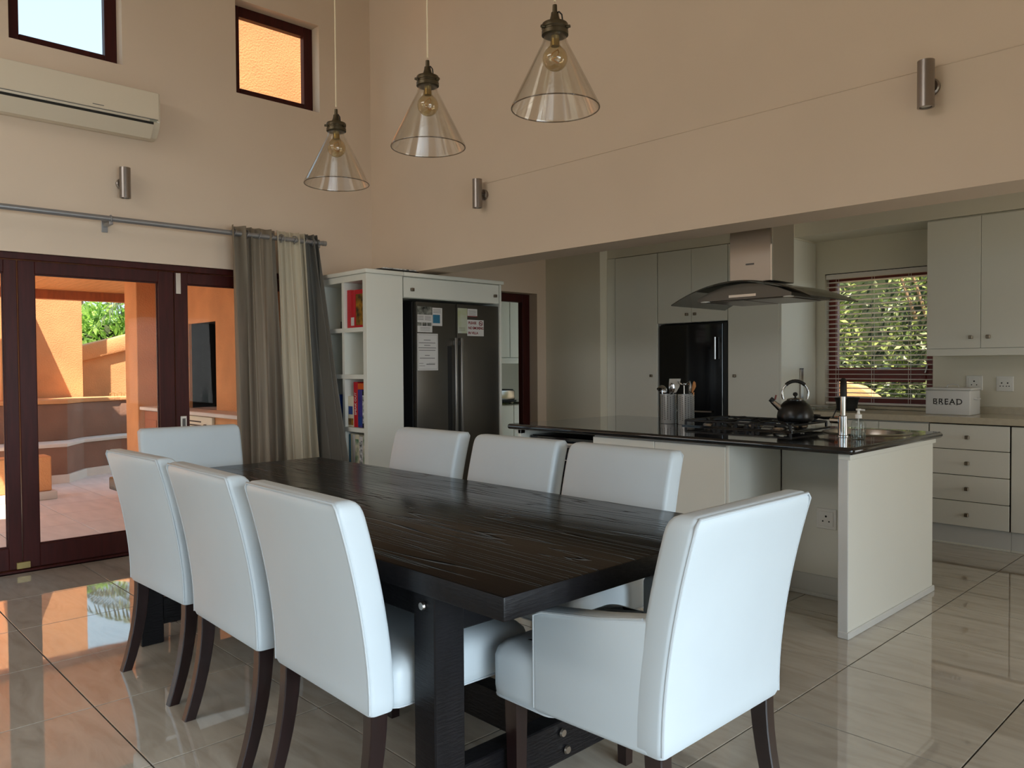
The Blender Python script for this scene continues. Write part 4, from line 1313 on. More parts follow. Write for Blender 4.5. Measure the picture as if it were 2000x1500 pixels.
# frying pan with its handle towards the sink
px_, py_, pz_ = -2.31, 4.748, ZI + 0.0505
fp = thing('frying_pan', 'black frying pan behind the kettle, handle pointing to the sink', 'frying pan', (px_, py_, pz_))
L(fp, 'pan', M_MATBLK, [(0, 0.0), (0.085, 0.0), (0.105, 0.026), (0.108, 0.027), (0.108, 0.024), (0.0865, -0.0), (0.083, 0.004), (0, 0.004)], (px_, py_, pz_), 36)
TB(fp, 'handle', M_MATBLK, [(px_ + 0.095, py_ - 0.02, pz_ + 0.020), (px_ + 0.16, py_ - 0.05, pz_ + 0.016), (px_ + 0.25, py_ - 0.09, pz_ + 0.022)], 0.010, 8, radii=[0.006, 0.009, 0.009])
TB(fp, 'handle_tip', M_CABWOOD, [(px_ + 0.25, py_ - 0.09, pz_ + 0.022), (px_ + 0.275, py_ - 0.101, pz_ + 0.024)], 0.010, 8)


# utensil holders and utensils
def perforated(c, label, group):
    t = thing('utensil_holder', label, 'utensil holder', (c[0], c[1], ZI), group=group)
    L(t, 'can', M_CAN, [(0, 0.001), (0.053, 0.001), (0.055, 0.004), (0.055, 0.198), (0.056, 0.200), (0.053, 0.200), (0.053, 0.006), (0, 0.006)], (c[0], c[1], ZI), 40)
    bm = bmesh.new()
    for k in range(18):
        a = 2 * math.pi * k / 18
        for j in range(13):
            z = ZI + 0.03 + j * 0.0125 + (0.006 if k % 2 else 0)
            m3 = Matrix.Rotation(a, 3, 'Z') @ Matrix.Rotation(math.pi / 2, 3, 'Y')
            lathe(bm, [(0, 0.0), (0.0033, 0.0), (0.0033, 0.0007), (0, 0.0007)], (c[0] + 0.0549 * math.cos(a), c[1] + 0.0549 * math.sin(a), z), 6, m3)
    o = finish(bm, 'perforations', M_MATBLK, t)
    o['kind'] = 'stuff'
    return t


GU = 'perforated steel utensil holders'
u1c, u2c = (-3.118, 4.452), (-2.988, 4.468)
perforated(u1c, 'perforated steel utensil holder, left of the pair on the island', GU)
perforated(u2c, 'perforated steel utensil holder, right of the pair on the island', GU)


def utensil(name, label, cat, c, tip, head, m, group='kitchen utensils in the steel holders'):
    t = thing(name, label, cat, (c[0], c[1], ZI + 0.008), group=group)
    base = Vector((c[0], c[1], ZI + 0.009))
    tipv = Vector(tip)
    TB(t, 'handle', m, [base, tipv], 0.0042, 8)
    if head == 'ladle':
        L(t, 'head', m, [(0.0, -0.030), (0.018, -0.026), (0.030, -0.014), (0.035, 0.0), (0.037, 0.0), (0.032, -0.016), (0.019, -0.029), (0, -0.033)], tipv, 24, Matrix.Rotation(math.radians(150), 3, 'X'))
    elif head == 'turner':
        d = (tipv - base).normalized()
        bm = bmesh.new()
        s = Vector((0.8, 0.6, 0)).normalized()
        nn = d.cross(s)
        poly = [(-0.018, -0.01), (0.018, -0.01), (0.036, 0.03), (0.038, 0.085), (-0.038, 0.085), (-0.036, 0.03)]
        lo = [bm.verts.new(tipv + s * a + d * b - nn * 0.001) for a, b in poly]
        hi = [bm.verts.new(tipv + s * a + d * b + nn * 0.001) for a, b in poly]
        bm.faces.new(lo[::-1]); bm.faces.new(hi)
        for q in range(6):
            bm.faces.new((lo[q], lo[(q + 1) % 6], hi[(q + 1) % 6], hi[q]))
        finish(bm, 'head', m, t)
    elif head == 'spoon':
        d = (tipv - base).normalized()
        q = d.to_track_quat('Z', 'Y').to_matrix()
        bm = bmesh.new()
        lathe(bm, [(0, -0.012), (0.010, -0.004), (0.020, 0.018), (0.024, 0.04), (0.018, 0.064), (0, 0.075)], (0, 0, 0), 20)
        for v in bm.verts:
            v.co.y = v.co.y * 0.22 + 0.012 * (1 - (v.co.x / 0.024) ** 2)
        for v in bm.verts:
            v.co = tipv + q @ v.co
        finish(bm, 'head', m, t, smooth=60)
    elif head == 'masher':
        bm = bmesh.new()
        tube(bm, [tipv + Vector((0.04 * math.cos(k * math.pi / 8), 0.04 * math.sin(k * math.pi / 8), 0.012 * math.sin(k * math.pi / 4))) for k in range(16)], 0.004, 6, closed=True)
        finish(bm, 'head', m, t, smooth=50)
    return t


c1, c2 = u1c, u2c
utensil('ladle', 'dark steel ladle at the left of the utensil holders', 'ladle', (c1[0] - 0.02, c1[1]), (c1[0] - 0.045, c1[1] - 0.01, ZI + 0.225), 'ladle', M_CHROME)
utensil('turner', 'wide steel turner standing highest in the left holder', 'turner', (c1[0] + 0.01, c1[1]), (c1[0] + 0.035, c1[1] + 0.01, ZI + 0.22), 'turner', M_STEEL)
utensil('serving_spoon', 'steel spoon leaning between the two holders', 'spoon', (c1[0] + 0.02, c1[1] - 0.01), (c1[0] + 0.042, c1[1] - 0.02, ZI + 0.20), 'spoon', M_CHROME)
utensil('masher', 'steel ring masher standing in the right utensil holder', 'masher', (c2[0] - 0.005, c2[1] - 0.01), (c2[0] - 0.005, c2[1] - 0.015, ZI + 0.275), 'masher', M_CHROME)
utensil('serving_spoon', 'tall bright steel spoon upright in the right holder', 'spoon', (c2[0] + 0.0, c2[1] + 0.035), (c2[0] + 0.012, c2[1] + 0.04, ZI + 0.205), 'spoon', M_CHROME)
utensil('wooden_spoon', 'pale wooden spoon leaning right out of the right holder', 'spoon', (c2[0] + 0.02, c2[1]), (c2[0] + 0.055, c2[1] + 0.01, ZI + 0.215), 'spoon', M_PINE)

# ------------------------------------------------------------------ cooker hood
hd = thing('cooker_hood', 'stainless island cooker hood with curved smoked glass canopy', 'cooker hood', (-2.45, 4.5, 1.70))
B(hd, 'chimney', M_STEEL, -2.595, -2.314, 4.36, 4.64, 1.83, 2.618, 0.003)
B(hd, 'chimney_corner', M_CHROME, -2.322, -2.311, 4.357, 4.367, 1.83, 2.618, 0.001)
B(hd, 'maker_plate', M_INK, -2.485, -2.43, 4.358, 4.36, 1.935, 1.945, 0)
bm = bmesh.new()
cx_, wz = -2.45, 0.455
lo, hi = [], []
for k in range(33):
    t_ = -1 + 2 * k / 32
    x = cx_ + wz * t_
    z = 1.828 - 0.118 * t_ * t_
    for yy, arr, dz in ((4.18, lo, 0), (4.82, hi, 0)):
        arr.append((bm.verts.new((x, yy, z)), bm.verts.new((x, yy, z - 0.007))))
for k in range(32):
    a, b, c, d = lo[k], lo[k + 1], hi[k + 1], hi[k]
    bm.faces.new((a[0], b[0], c[0], d[0]))
    bm.faces.new((a[1], d[1], c[1], b[1]))
    bm.faces.new((a[0], a[1], b[1], b[0]))
    bm.faces.new((d[0], c[0], c[1], d[1]))
bm.faces.new((lo[0][0], hi[0][0], hi[0][1], lo[0][1]))
bm.faces.new((lo[32][0], lo[32][1], hi[32][1], hi[32][0]))
finish(bm, 'glass_canopy', M_HOODGLASS, hd, smooth=30)
ph = [(-2.76, 1.722), (-2.14, 1.722), (-2.14, 1.742), (-2.22, 1.775), (-2.33, 1.806), (-2.45, 1.815), (-2.57, 1.806), (-2.68, 1.775), (-2.76, 1.742)]
PR(hd, 'motor_body', M_FRIDGE, ph, 4.26, 4.76, 'y')
for k in range(2):
    B(hd, 'grease_filter', M_LAMPST, -2.72 + k * 0.28, -2.46 + k * 0.28, 4.29, 4.72, 1.716, 1.7215, 0.002)
for xx in (-2.75, -2.12):
    L(hd, 'hood_light', M_PLASTIC, [(0, -0.004), (0.03, -0.004), (0.03, 0.0), (0, 0.0)], (xx + (0.03 if xx < -2.5 else -0.05), 4.285, 1.722), 18)
B(hd, 'control_panel', M_CHROME, -2.54, -2.36, 4.256, 4.2605, 1.735, 1.750, 0)

# ------------------------------------------------------------------ tall cupboards on the back wall
YT = 6.25
KN = 0.013


def knob(par, x, z, yfront):
    o = B(par, 'knob', M_KNOB, x - KN, x + KN, yfront - 0.024, yfront - 0.001, z - KN, z + KN, 0.003)
    return o


t1 = thing('tall_cupboard', 'tall cream cupboard left of the black oven tower', 'cupboard', (-4.8, 6.55, 0))
B(t1, 'carcass', M_WHITE2, -5.018, -4.505, YT + 0.022, 6.89, 0.1, 2.408, 0)
B(t1, 'filler_panel', M_WHITE, -5.128, -5.022, YT + 0.004, YT + 0.022, 0.0, 2.408, 0.001)
d = B(t1, 'door', M_WHITE, -5.016, -4.506, YT, YT + 0.02, 0.105, 2.405, 0.002)
knob(d, -4.57, 1.226, YT)
B(t1, 'plinth', M_WHITE2, -5.018, -4.505, YT + 0.05, YT + 0.06, 0, 0.1, 0)
t2 = thing('bridging_cupboard', 'pair of cream cupboard doors above the black oven tower', 'cupboard', (-4.12, 6.55, 1.73))
B(t2, 'carcass', M_WHITE2, -4.500, -3.742, YT + 0.022, 6.89, 1.725, 2.408, 0)
d = B(t2, 'door', M_WHITE, -4.498, -4.123, YT, YT + 0.02, 1.728, 2.405, 0.002)
knob(d, -4.165, 1.80, YT)
d = B(t2, 'door', M_WHITE, -4.119, -3.744, YT, YT + 0.02, 1.728, 2.405, 0.002)
knob(d, -4.077, 1.80, YT)
t3 = thing('tall_cupboard', 'tall cream cupboard between the black oven tower and the window', 'cupboard', (-3.5, 6.55, 0))
B(t3, 'carcass', M_WHITE2, -3.738, -3.252, YT + 0.022, 6.89, 0.1, 2.408, 0)
d = B(t3, 'door', M_WHITE, -3.737, -3.252, YT, YT + 0.02, 0.105, 2.405, 0.002)
knob(d, -3.668, 1.23, YT)
B(t3, 'end_panel', M_WHITE, -3.250, -3.230, YT + 0.003, 6.89, 0.0, 2.410, 0.001)
B(t3, 'plinth', M_WHITE2, -3.738, -3.252, YT + 0.05, YT + 0.06, 0, 0.1, 0)
ov = thing('black_refrigerator', 'glossy black tall appliance built in between the cream cupboards', 'appliance', (-4.12, 6.5, 0))
B(ov, 'body', M_BLACK, -4.492, -3.752, 6.29, 6.88, 0.0, 1.715, 0.002)
d = B(ov, 'door', M_BLACKGL, -4.488, -3.80, 6.262, 6.288, 0.66, 1.705, 0.004)
TB(d, 'handle', M_CHROME, [(-3.86, 6.235, 1.38), (-3.86, 6.235, 1.58)], 0.008, 10)
for zz in (1.39, 1.57):
    TB(d, 'handle_post', M_CHROME, [(-3.86, 6.262, zz), (-3.86, 6.236, zz)], 0.006, 8)
B(ov, 'side_trim', M_BLACK, -3.797, -3.752, 6.268, 6.29, 0.02, 1.705, 0.002)
B(ov, 'lower_door', M_BLACKGL, -4.488, -3.80, 6.262, 6.288, 0.02, 0.652, 0.004)
TB(ov, 'grill_rail', M_STEEL, [(-4.40, 6.235, 0.90), (-3.9, 6.235, 0.90)], 0.008, 10)
for xx in (-4.38, -3.92):
    TB(ov, 'rail_post', M_STEEL, [(xx, 6.262, 0.90), (xx, 6.236, 0.90)], 0.006, 8)
stp = thing('steel_strip', 'slim grey vertical strip on the cupboard side behind the kettle', 'strip', (-3.226, 6.6, 1.0))
B(stp, 'bar', M_STEEL, -3.2285, -3.216, 6.58, 6.63, 1.0, 1.285, 0.002)
B(stp, 'end_cap', M_MATBLK, -3.2288, -3.2155, 6.578, 6.632, 1.285, 1.292, 0.001)

# ------------------------------------------------------------------ base run, worktop, wall cabinets
YF = 6.27
bw = thing('back_worktop', 'beige stone worktop under the kitchen window', 'worktop', (-1.5, 6.55, 0.89))
B(bw, 'slab', M_STONE, -3.228, 1.2, YF - 0.025, 6.838, 0.892, 0.939, 0.004)
B(bw, 'upstand', M_STONE, -2.245, 1.2, 6.84, 6.898, 0.892, 0.99, 0.003)
c_ = thing('base_cabinet', 'cream base cabinet below the window, behind the island', 'cabinet', (-2.65, 6.55, 0))
B(c_, 'carcass', M_WHITE2, -3.226, -2.072, YF + 0.02, 6.89, 0.1, 0.888, 0)
for xa, xb in ((-3.224, -2.812), (-2.808, -2.436), (-2.432, -2.074)):
    d = B(c_, 'door', M_WHITE, xa, xb, YF, YF + 0.018, 0.145, 0.880, 0.002)
    knob(d, xb - 0.045, 0.80, YF)
B(c_, 'plinth', M_WHITE2, -3.226, -2.072, YF + 0.035, YF + 0.05, 0, 0.14, 0)
B(c_, 'skirting', M_WHITE, -3.226, -2.072, YF + 0.022, YF + 0.035, 0, 0.014, 0.002)
dr = thing('drawer_unit', 'cream four-drawer unit right of the island\'s end panel', 'drawer unit', (-1.80, 6.55, 0))
B(dr, 'carcass', M_SEAM, -2.066, -1.542, YF + 0.02, 6.89, 0.146, 0.888, 0)
for z0, z1, zk in ((0.706, 0.882, 0.794), (0.519, 0.701, 0.606), (0.331, 0.514, 0.421), (0.147, 0.326, 0.232)):
    d = B(dr, 'drawer', M_WHITE, -2.064, -1.546, YF, YF + 0.018, z0, z1, 0.002)
    knob(d, -1.811, zk, YF)
B(dr, 'plinth', M_WHITE2, -2.068, -1.54, YF + 0.035, YF + 0.05, 0, 0.14, 0)
B(dr, 'skirting', M_WHITE, -2.068, -1.54, YF + 0.022, YF + 0.035, 0, 0.014, 0.002)
c2_ = thing('base_cabinet', 'cream base cabinet at the right edge beside the drawers', 'cabinet', (-1.0, 6.55, 0))
B(c2_, 'carcass', M_SEAM, -1.538, 1.2, YF + 0.02, 6.89, 0.146, 0.888, 0)
for k in range(6):
    xa = -1.535 + 0.455 * k
    d = B(c2_, 'door', M_WHITE, xa, xa + 0.451, YF, YF + 0.018, 0.147, 0.882, 0.002)
    knob(d, xa + 0.40, 0.80, YF)
B(c2_, 'plinth', M_WHITE2, -1.538, 1.2, YF + 0.035, YF + 0.05, 0, 0.14, 0)
B(c2_, 'skirting', M_WHITE, -1.538, 1.2, YF + 0.022, YF + 0.035, 0, 0.014, 0.002)
YU = 6.49
for k, (xs, lb) in enumerate((((-2.162, -1.792, -1.422), 'cream two-door wall cabinet beside the kitchen window'), ((-1.418, -1.048, -0.678), 'cream two-door wall cabinet beyond the right edge'))):
    u_ = thing('wall_cabinet', lb, 'cabinet', ((xs[0] + xs[2]) / 2, 6.7, 1.38))
    B(u_, 'carcass', M_WHITE, xs[0], xs[2], YU + 0.02, 6.897, 1.385, 2.423, 0.001)
    for q in range(2):
        d = B(u_, 'door', M_WHITE, xs[q] + 0.001, xs[q + 1] - 0.002, YU, YU + 0.018, 1.44, 2.412, 0.002)
        knob(d, xs[1] - 0.062 if q == 0 else xs[1] + 0.052, 1.521, YU)
    B(u_, 'pelmet', M_WHITE, xs[0], xs[2], YU + 0.001, YU + 0.02, 1.385, 1.437, 0.001)

# ------------------------------------------------------------------ venetian blind
vb = thing('venetian_blind', 'white venetian blind with open slats over the kitchen window', 'blind', (-2.70, 6.93, 0.97))
xb0, xb1 = -3.145, -2.256
B(vb, 'head_rail', M_BLIND, xb0, xb1, 6.905, 6.955, 2.082, 2.128, 0.003)
TB(vb, 'valance_wire', M_MATBLK, [(xb0, 6.902, 2.126), (xb1, 6.902, 2.126)], 0.003, 6)
sl_bm = bmesh.new()
NS = 26
for k in range(NS):
    z = 2.052 - k * 0.0408
    bm = bmesh.new()
    pts = [(-0.024, -0.002), (-0.012, 0.001), (0.0, 0.002), (0.012, 0.001), (0.024, -0.002)]
    lo = [[bm.verts.new((x, 6.931 + a, z + b - 0.10 * a)) for a, b in pts] for x in (xb0 + 0.004, xb1 - 0.004)]
    hi = [[bm.verts.new((x, 6.931 + a, z + b + 0.0036 - 0.10 * a)) for a, b in pts] for x in (xb0 + 0.004, xb1 - 0.004)]
    for q in range(4):
        bm.faces.new((lo[0][q], lo[1][q], lo[1][q + 1], lo[0][q + 1]))
        bm.faces.new((hi[0][q], hi[0][q + 1], hi[1][q + 1], hi[1][q]))
    for s in range(2):
        for q in range(4):
            bm.faces.new((lo[s][q], lo[s][q + 1], hi[s][q + 1], hi[s][q]))
    for e_ in (0, 4):
        bm.faces.new((lo[0][e_], hi[0][e_], hi[1][e_], lo[1][e_]))
    finish(bm, 'slat', M_BLIND, vb)
sl_bm.free()
B(vb, 'bottom_rail', M_BLIND, xb0, xb1, 6.907, 6.955, 0.972, 0.990, 0.003)
for xx in (-3.05, -2.74, -2.44):
    for yy in (6.905, 6.957):
        TB(vb, 'ladder_cord', M_BLIND, [(xx, yy, 0.98), (xx, yy, 2.09)], 0.0016, 5)

# ------------------------------------------------------------------ things on the back worktop
ZB = 0.9395
bx0, bx1, by0, by1 = -2.158, -1.848, 6.46, 6.70
br = thing('bread_bin', 'white metal bread bin lettered BREAD on the back worktop', 'bread bin', (-2.0, 6.58, ZB))
B(br, 'bin', M_BREAD, bx0, bx1, by0, by1, ZB, ZB + 0.185, 0.008, 3)
lid = B(br, 'lid', M_BREAD, bx0 - 0.004, bx1 + 0.004, by0 - 0.004, by1 + 0.004, ZB + 0.186, ZB + 0.204, 0.006, 2)
TB(lid, 'lid_handle', M_BREAD, [(-2.045, 6.58, ZB + 0.203), (-2.04, 6.58, ZB + 0.222), (-2.003, 6.58, ZB + 0.230), (-1.966, 6.58, ZB + 0.222), (-1.961, 6.58, ZB + 0.203)], 0.004, 8)
TB(br, 'side_handle', M_BREAD, [(bx1, 6.54, ZB + 0.125), (bx1 + 0.022, 6.545, ZB + 0.12), (bx1 + 0.022, 6.615, ZB + 0.12), (bx1, 6.62, ZB + 0.125)], 0.006, 8)
put_text(br, 'lettering', M_TYPE, 'BREAD', 0.060, (-2.003, by0 - 0.0006, ZB + 0.098), (1, 0, 0), (0, 0, 1), offset=0.0009, extrude=0.0004, spacing=1.18)
# serifs under and over the letters
bm = bmesh.new()
for k, xx in enumerate((-2.079, -2.043, -2.013, -1.983, -1.939)):
    for zz in (ZB + 0.0765, ZB + 0.1195):
        if k == 3 and zz > ZB + 0.1:
            continue
        box(bm, xx - 0.0075, xx + 0.0075, by0 - 0.001, by0 - 0.0001, zz - 0.0016, zz + 0.0016)
finish(bm, 'lettering_serifs', M_TYPE, br)
pt = thing('plant_pot', 'flared black pot standing on the worktop before the window', 'pot', (-2.80, 6.55, ZB))
L(pt, 'pot', M_MATBLK, [(0, 0.0), (0.078, 0.0), (0.080, 0.003), (0.082, 0.045), (0.088, 0.08), (0.099, 0.105), (0.100, 0.108), (0.094, 0.108), (0.082, 0.08), (0.076, 0.02), (0, 0.02)], (-2.80, 6.55, ZB), 36)
L(pt, 'soil_surface', M_SOIL, [(0, 0.088), (0.083, 0.085)], (-2.80, 6.55, ZB), 24)
ty_ = thing('glass_tray', 'low grey glass dish on the worktop left of the black pot', 'dish', (-3.02, 6.55, ZB))
B(ty_, 'dish', M_BOTTLE, -3.17, -2.92, 6.46, 6.66, ZB, ZB + 0.030, 0.006, 2)
B(ty_, 'rim', M_STEEL, -3.175, -2.915, 6.455, 6.665, ZB + 0.030, ZB + 0.036, 0.002)

# ------------------------------------------------------------------ courtyard outside the folding doors
pf = sbox('patio_floor', M_GROUT, -13.0, XA - 0.20, -3.4, 4.0, -0.14, -0.022)
xs_ = [-6.95 - 0.6 * k for k in range(-1, 8)]
ys_ = [1.98 + 0.6 * k for k in range(-4, 3)]
bm = bmesh.new()
box(bm, -0.297, 0.297, -0.297, 0.297, -0.022, -0.015, 0.002)
ptile = bpy.data.meshes.new('tile')
bm.to_mesh(ptile)
bm.free()
ptile.materials.append(M_PATIO)
for x in xs_:
    for y in ys_:
        o = new_obj('tile', ptile)
        o.parent = pf
        o.location = (x - 0.3, y + 0.3, 0) if x < -6.4 else (x - 0.3, y + 0.3, 0)

# patio roof with boarded soffit
rf = thing('patio_roof', None, None, (-8.4, 1.8, 2.27), kind='structure')
rf.name = 'patio_roof'
B(rf, 'roof_slab', M_ORANGE, -10.6, XA - 0.21, 0.9, 4.0, 2.30, 2.48, 0)
fb = B(rf, 'fascia_beam', M_CABWOOD, -10.68, -10.55, 0.9, 4.0, 2.165, 2.35, 0.004)
k = 0
y = 0.92
bm = bmesh.new()
box(bm, -10.55, XA - 0.21, -0.049, 0.049, 2.272, 2.296, 0.004)
plank_me = bpy.data.meshes.new('plank')
bm.to_mesh(plank_me)
bm.free()
plank_me.materials.append(M_PINE)
while y < 3.95:
    o = new_obj('plank', plank_me)
    o.parent = rf
    plank = o
    o.location = (8.4, y + 0.05 - 1.8, -2.27)
    y += 0.102

bc = thing('barbecue_hearth', 'orange rendered barbecue hearth with dark niche and stone counter on the patio', 'barbecue', (-7.6, 3.0, 0))
B(bc, 'column', M_ORANGE, -9.04, -8.67, 2.85, 3.7, -0.015, 2.27, 0.006)
bmw = wall_mesh(-8.67, XA - 0.21, -0.015, 2.27, 3.12, 3.15, [(-7.98, -7.33, 0.93, 1.775)], 'y')
finish(bmw, 'niche_wall', M_ORANGE, bc)
bmw = bmesh.new()
for c in ((-8.0, -7.31, 3.85, 3.9, 0.93, 1.9), (-8.02, -7.98, 3.151, 3.9, 0.93, 1.9), (-7.33, -7.29, 3.151, 3.9, 0.93, 1.9), (-8.02, -7.29, 3.151, 3.9, 1.78, 1.82)):
    box(bmw, *c)
finish(bmw, 'firebox', M_SOOT, bc)
B(bc, 'counter', M_SKIRT, -8.66, -6.14, 2.86, 3.85, 0.895, 0.93, 0.006)
B(bc, 'counter_base', M_ORANGE, -8.66, -6.14, 2.93, 3.3, -0.015, 0.893, 0)
for xa in (-8.64, -8.20):
    d = B(bc, 'cabinet_door', M_CABWOOD, xa, xa + 0.42, 2.905, 2.928, 0.08, 0.885, 0.003)
    B(d, 'door_panel', M_CABWOOD, xa + 0.07, xa + 0.35, 2.898, 2.906, 0.16, 0.80, 0.006)
fd_ = B(bc, 'ash_drawer', M_CREAM, -7.62, -6.92, 2.90, 2.928, 0.70, 0.885, 0.004)
for k in range(3):
    B(fd_, 'vent_slot', M_MATBLK, -7.42, -7.16, 2.8985, 2.9005, 0.76 + 0.035 * k, 0.772 + 0.035 * k, 0)
for xx in (-7.55, -7.05):
    L(fd_, 'knob', M_MATBLK, [(0, 0), (0.018, 0), (0.02, 0.02), (0, 0.024)], (xx, 2.90, 0.80), 14, Matrix.Rotation(math.pi / 2, 3, 'X'))
chm = thing('chimney', 'orange rendered chimney wall filling the upper right window', 'chimney', (-7.5, 3.7, 2.485))
B(chm, 'stack', M_ORANGE, -8.5, -6.9, 2.75, 4.7, 2.485, 5.3, 0.01)
B(chm, 'coping', M_ORANGE, -8.56, -6.84, 2.69, 4.76, 5.3, 5.42, 0.01)

bn = thing('masonry_bench', 'built-in terracotta masonry bench with pale seat across the patio', 'bench', (-11.2, 2.6, 0))
seat_p = [(-10.36, 1.0), (-10.33, 2.59), (-10.77, 2.89), (-11.0, 3.4), (-11.0, 4.0), (-11.7, 4.0), (-11.7, 1.0)]
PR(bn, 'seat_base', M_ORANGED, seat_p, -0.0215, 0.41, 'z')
skp = [(-10.335, 1.0), (-10.305, 2.605), (-10.75, 2.915), (-10.975, 3.41), (-10.975, 4.0), (-11.6, 4.0), (-11.6, 1.0)]
PR(bn, 'skirting', M_SKIRT, skp, -0.021, 0.085, 'z')
PR(bn, 'seat_top', M_SKIRT, [(x + 0.02, y) for x, y in seat_p], 0.411, 0.45, 'z', 0.004)
bp = [(-10.82, 1.0), (-10.80, 2.72), (-11.12, 2.98), (-11.36, 3.5), (-11.36, 4.0), (-11.7, 4.0), (-11.7, 1.0)]
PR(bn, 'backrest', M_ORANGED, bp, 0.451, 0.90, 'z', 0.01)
PR(bn, 'back_ledge', M_ORANGE, [(x + 0.02, y) for x, y in bp], 0.901, 0.95, 'z', 0.006)
for k in range(3):
    pass
lb_ = thing('low_plinth', 'low orange block with pale foot on the patio', 'plinth', (-9.3, 1.6, -0.0145))
B(lb_, 'block', M_ORANGE, -9.42, -9.16, 0.95, 2.15, 0.07, 0.43, 0.01)
B(lb_, 'foot', M_SKIRT, -9.46, -9.12, 0.93, 2.19, -0.0145, 0.07, 0.006)
sbox('wall_courtyard', M_ORANGE, -12.0, -11.75, -3.4, 3.155, -0.3, 3.6)
bt = thing('shadow_caster', 'added orange block on the bench ledge casting the courtyard wall shadow', 'shadow_caster', (-11.3, 2.25, 0.951))  # unseen block added to throw the diagonal shadow on the courtyard wall
B(bt, 'pier', M_ORANGE, -11.70, -10.95, 2.05, 2.31, 0.951, 2.62, 0.01)
PR(bt, 'coping', M_ORANGE, [(-11.70, 2.03), (-10.93, 2.03), (-10.93, 2.33), (-11.70, 2.33)], 2.62, 2.72, 'z', 0.01)
gs = thing('sloping_wall', 'orange sloping garden wall with rounded cap behind the bench', 'wall', (-12.3, 4.0, -0.3))
PR(gs, 'wall_body', M_ORANGE, [(2.9, -0.3), (5.6, -0.3), (5.6, 2.05), (2.9, 1.33)], -12.45, -12.3, 'x')
PR(gs, 'cap', M_ORANGE, [(2.9, 1.33), (5.6, 2.05), (5.6, 2.30), (2.9, 1.56)], -12.52, -12.23, 'x', 0.03)
lt = thing('lantern_stand', 'small yellowish metal stand on the ledge of the patio bench', 'ornament', (-11.5, 3.6, 0.951))
for q in range(3):
    TB(lt, 'loop', M_BRASS, [(-11.5, 3.42 + q * 0.09, 0.953), (-11.5, 3.42 + q * 0.09, 0.995), (-11.5, 3.48 + q * 0.09, 0.995), (-11.5, 3.48 + q * 0.09, 0.953)], 0.006, 6)
gr = sbox('garden_ground', M_GROUND, -40, 30, -30, 40, -0.5, -0.3)


# ------------------------------------------------------------------ plants
def leaves(name, m, n, c, rad, size, seed, parent, shell=0.55, aspect=0.45, droop=0.0):
    rnd = random.Random(seed)
    verts, faces = [], []
    for _ in range(n):
        d = Vector((rnd.gauss(0, 1), rnd.gauss(0, 1), rnd.gauss(0, 1))).normalized()
        t = shell + (1 - shell) * rnd.random()
        p = Vector((c[0] + d.x * rad[0] * t, c[1] + d.y * rad[1] * t, c[2] + d.z * rad[2] * t))
        p += Vector((rnd.uniform(-1, 1), rnd.uniform(-1, 1), rnd.uniform(-1, 1))) * 0.12
        ax = (d * 0.5 + Vector((rnd.uniform(-1, 1), rnd.uniform(-1, 1), rnd.uniform(-1, 1) - droop))).normalized()
        sd = ax.cross(Vector((rnd.uniform(-1, 1), rnd.uniform(-1, 1), rnd.uniform(-1, 1)))).normalized()
        s = size * rnd.uniform(0.6, 1.3)
        nn = ax.cross(sd)
        b = len(verts)
        verts += [p, p + ax * s * 0.5 + sd * s * aspect * 0.5, p + ax * s + nn * s * 0.12, p + ax * s * 0.5 - sd * s * aspect * 0.5]
        faces += [(b, b + 1, b + 2), (b, b + 2, b + 3)]
    me = bpy.data.meshes.new(name)
    org = ORG[parent.name]
    me.from_pydata([v - org for v in verts], [], faces)
    me.materials.append(m)
    o = new_obj(name, me)
    o.parent = parent
    o['kind'] = 'stuff'
    return o


def blob(parent, name, m, c, rad, seed):
    bm = bmesh.new()
    bmesh.ops.create_icosphere(bm, subdivisions=3, radius=1.0)
    for v in bm.verts:
        k = 1 + 0.22 * noise.noise(v.co * 2.3 + Vector((seed, 0, 0)))
        v.co = Vector((c[0] + v.co.x * rad[0] * k, c[1] + v.co.y * rad[1] * k, c[2] + v.co.z * rad[2] * k))
    return finish(bm, name, m, parent, smooth=180)


def shrub(label, c, rad, n, size, m, seed, core=0.75, group=None, trunk=True):
    t = thing('shrub', label, 'shrub', (c[0], c[1], -0.3), group=group)
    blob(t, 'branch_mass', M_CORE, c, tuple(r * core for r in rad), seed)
    leaves('foliage', m, n, c, rad, size, seed, t, shell=core * 0.9)
    if trunk:
        rnd = random.Random(seed)
        for q in range(3):
            TB(t, 'branch', M_BARK, [(c[0] + rnd.uniform(-.2, .2), c[1] + rnd.uniform(-.2, .2), -0.3), (c[0] + rnd.uniform(-.5, .5) * rad[0], c[1] - rad[1] * 0.3, c[2]), (c[0] + rnd.uniform(-.8, .8) * rad[0], c[1] - rad[1] * 0.8, c[2] + rad[2] * 0.7)], 0.03, 8, radii=[0.05, 0.035, 0.012])
    return t


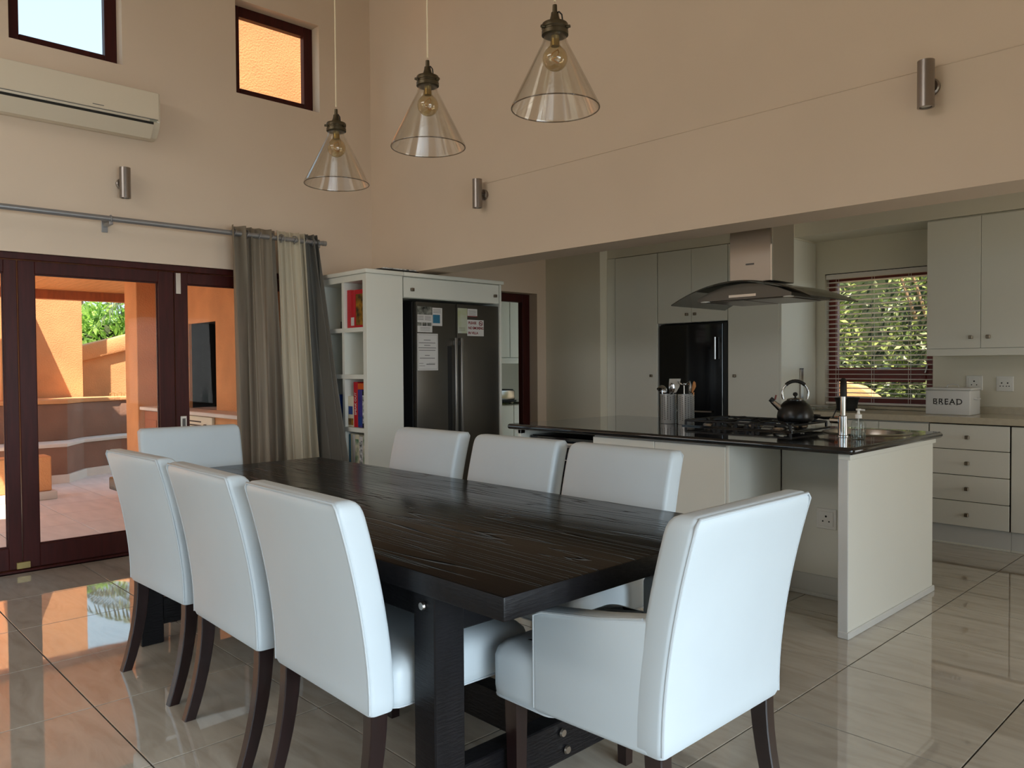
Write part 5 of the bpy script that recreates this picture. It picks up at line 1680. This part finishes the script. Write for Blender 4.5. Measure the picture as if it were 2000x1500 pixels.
GK = 'shrubs outside the kitchen window'
shrub('leafy shrub seen through the left half of the kitchen blind', (-4.60, 9.6, 1.1), (0.62, 0.6, 1.5), 5200, 0.085, M_LEAFK, 3, group=GK)
shrub('leafy shrub seen through the right half of the kitchen blind', (-3.0, 9.7, 1.2), (0.68, 0.6, 1.7), 5200, 0.085, M_LEAFK, 4, group=GK)
shrub('tall dark shrub behind the others outside the kitchen window', (-4.2, 11.2, 1.6), (2.0, 0.7, 2.2), 5200, 0.11, M_LEAFK, 5, group=GK)
shrub('low bright shrub at the foot of the kitchen window view', (-2.75, 8.62, 0.30), (0.55, 0.16, 0.6), 2600, 0.075, M_LEAFK, 6, group=GK, trunk=False)
ows = thing('stair_wall', 'sunlit orange sloping stair wall outside the kitchen window', 'wall', (-3.3, 7.9, -0.3))
PR(ows, 'wall_body', M_ORANGE, [(-3.62, -0.3), (-2.6, -0.3), (-2.6, 0.60), (-3.30, 1.10), (-3.62, 1.17)], 8.0, 8.2, 'y', 0.01)

GT = 'tropical plants behind the courtyard wall'
shrub('bright tropical bush above the sloping garden wall', (-15.0, 4.5, 1.05), (0.75, 1.4, 1.45), 5200, 0.17, M_LEAFT, 11, core=0.7, group=GT, trunk=False)
shrub('lighter tropical bush left behind the sloping garden wall', (-17.4, 4.6, 1.1), (0.9, 1.9, 1.5), 4200, 0.19, M_LEAFT, 12, core=0.7, group=GT, trunk=False)


def palm(label, base, h, seed):
    t = thing('palm_tree', label, 'palm tree', base, group=None)
    TB(t, 'trunk', M_BARK, [base, (base[0] + 0.1, base[1] + 0.05, base[2] + h * 0.5), (base[0] + 0.15, base[1], base[2] + h)], 0.1, 10, radii=[0.13, 0.10, 0.09])
    rnd = random.Random(seed)
    top = Vector((base[0] + 0.15, base[1], base[2] + h))
    for q in range(14):
        a = q * 2.4 + rnd.uniform(-.3, .3)
        ln = rnd.uniform(1.3, 1.8)
        el = rnd.uniform(0.1, 1.0)
        verts, faces = [], []
        prev = None
        for s in range(13):
            u = s / 12
            r = ln * u * math.cos(el * (1 - 0.6 * u))
            p = top + Vector((math.cos(a) * r, math.sin(a) * r, ln * u * math.sin(el) - 1.1 * u * u))
            d = (p - prev).normalized() if prev is not None else Vector((math.cos(a), math.sin(a), 0.4)).normalized()
            side = d.cross(Vector((0, 0, 1))).normalized()
            prev = p
            for sg in (-1, 1):
                w = 0.42 * math.sin(math.pi * (0.12 + 0.85 * u))
                b = len(verts)
                tip = p + side * sg * w + d * 0.14 - Vector((0, 0, 0.30 * w / 0.42))
                verts += [p, p + d * 0.05, tip]
                faces.append((b, b + 1, b + 2))
                verts += [p + d * 0.055, p + d * 0.105, tip + d * 0.06]
                faces.append((b + 3, b + 4, b + 5))
        me = bpy.data.meshes.new('frond')
        me.from_pydata([v - ORG[t.name] for v in verts], [], faces)
        me.materials.append(M_PALM)
        o = new_obj('frond', me)
        o.parent = t
    return t


palm('small palm with drooping fronds leaning over the sloping wall', (-13.9, 5.25, -0.3), 3.1, 23)
palm('palm tree with drooping fronds seen through the folding door', (-19.0, 6.6, -0.3), 3.4, 21)
palm('tall palm tree farther off beyond the courtyard', (-23.5, 6.2, -0.3), 5.0, 22)
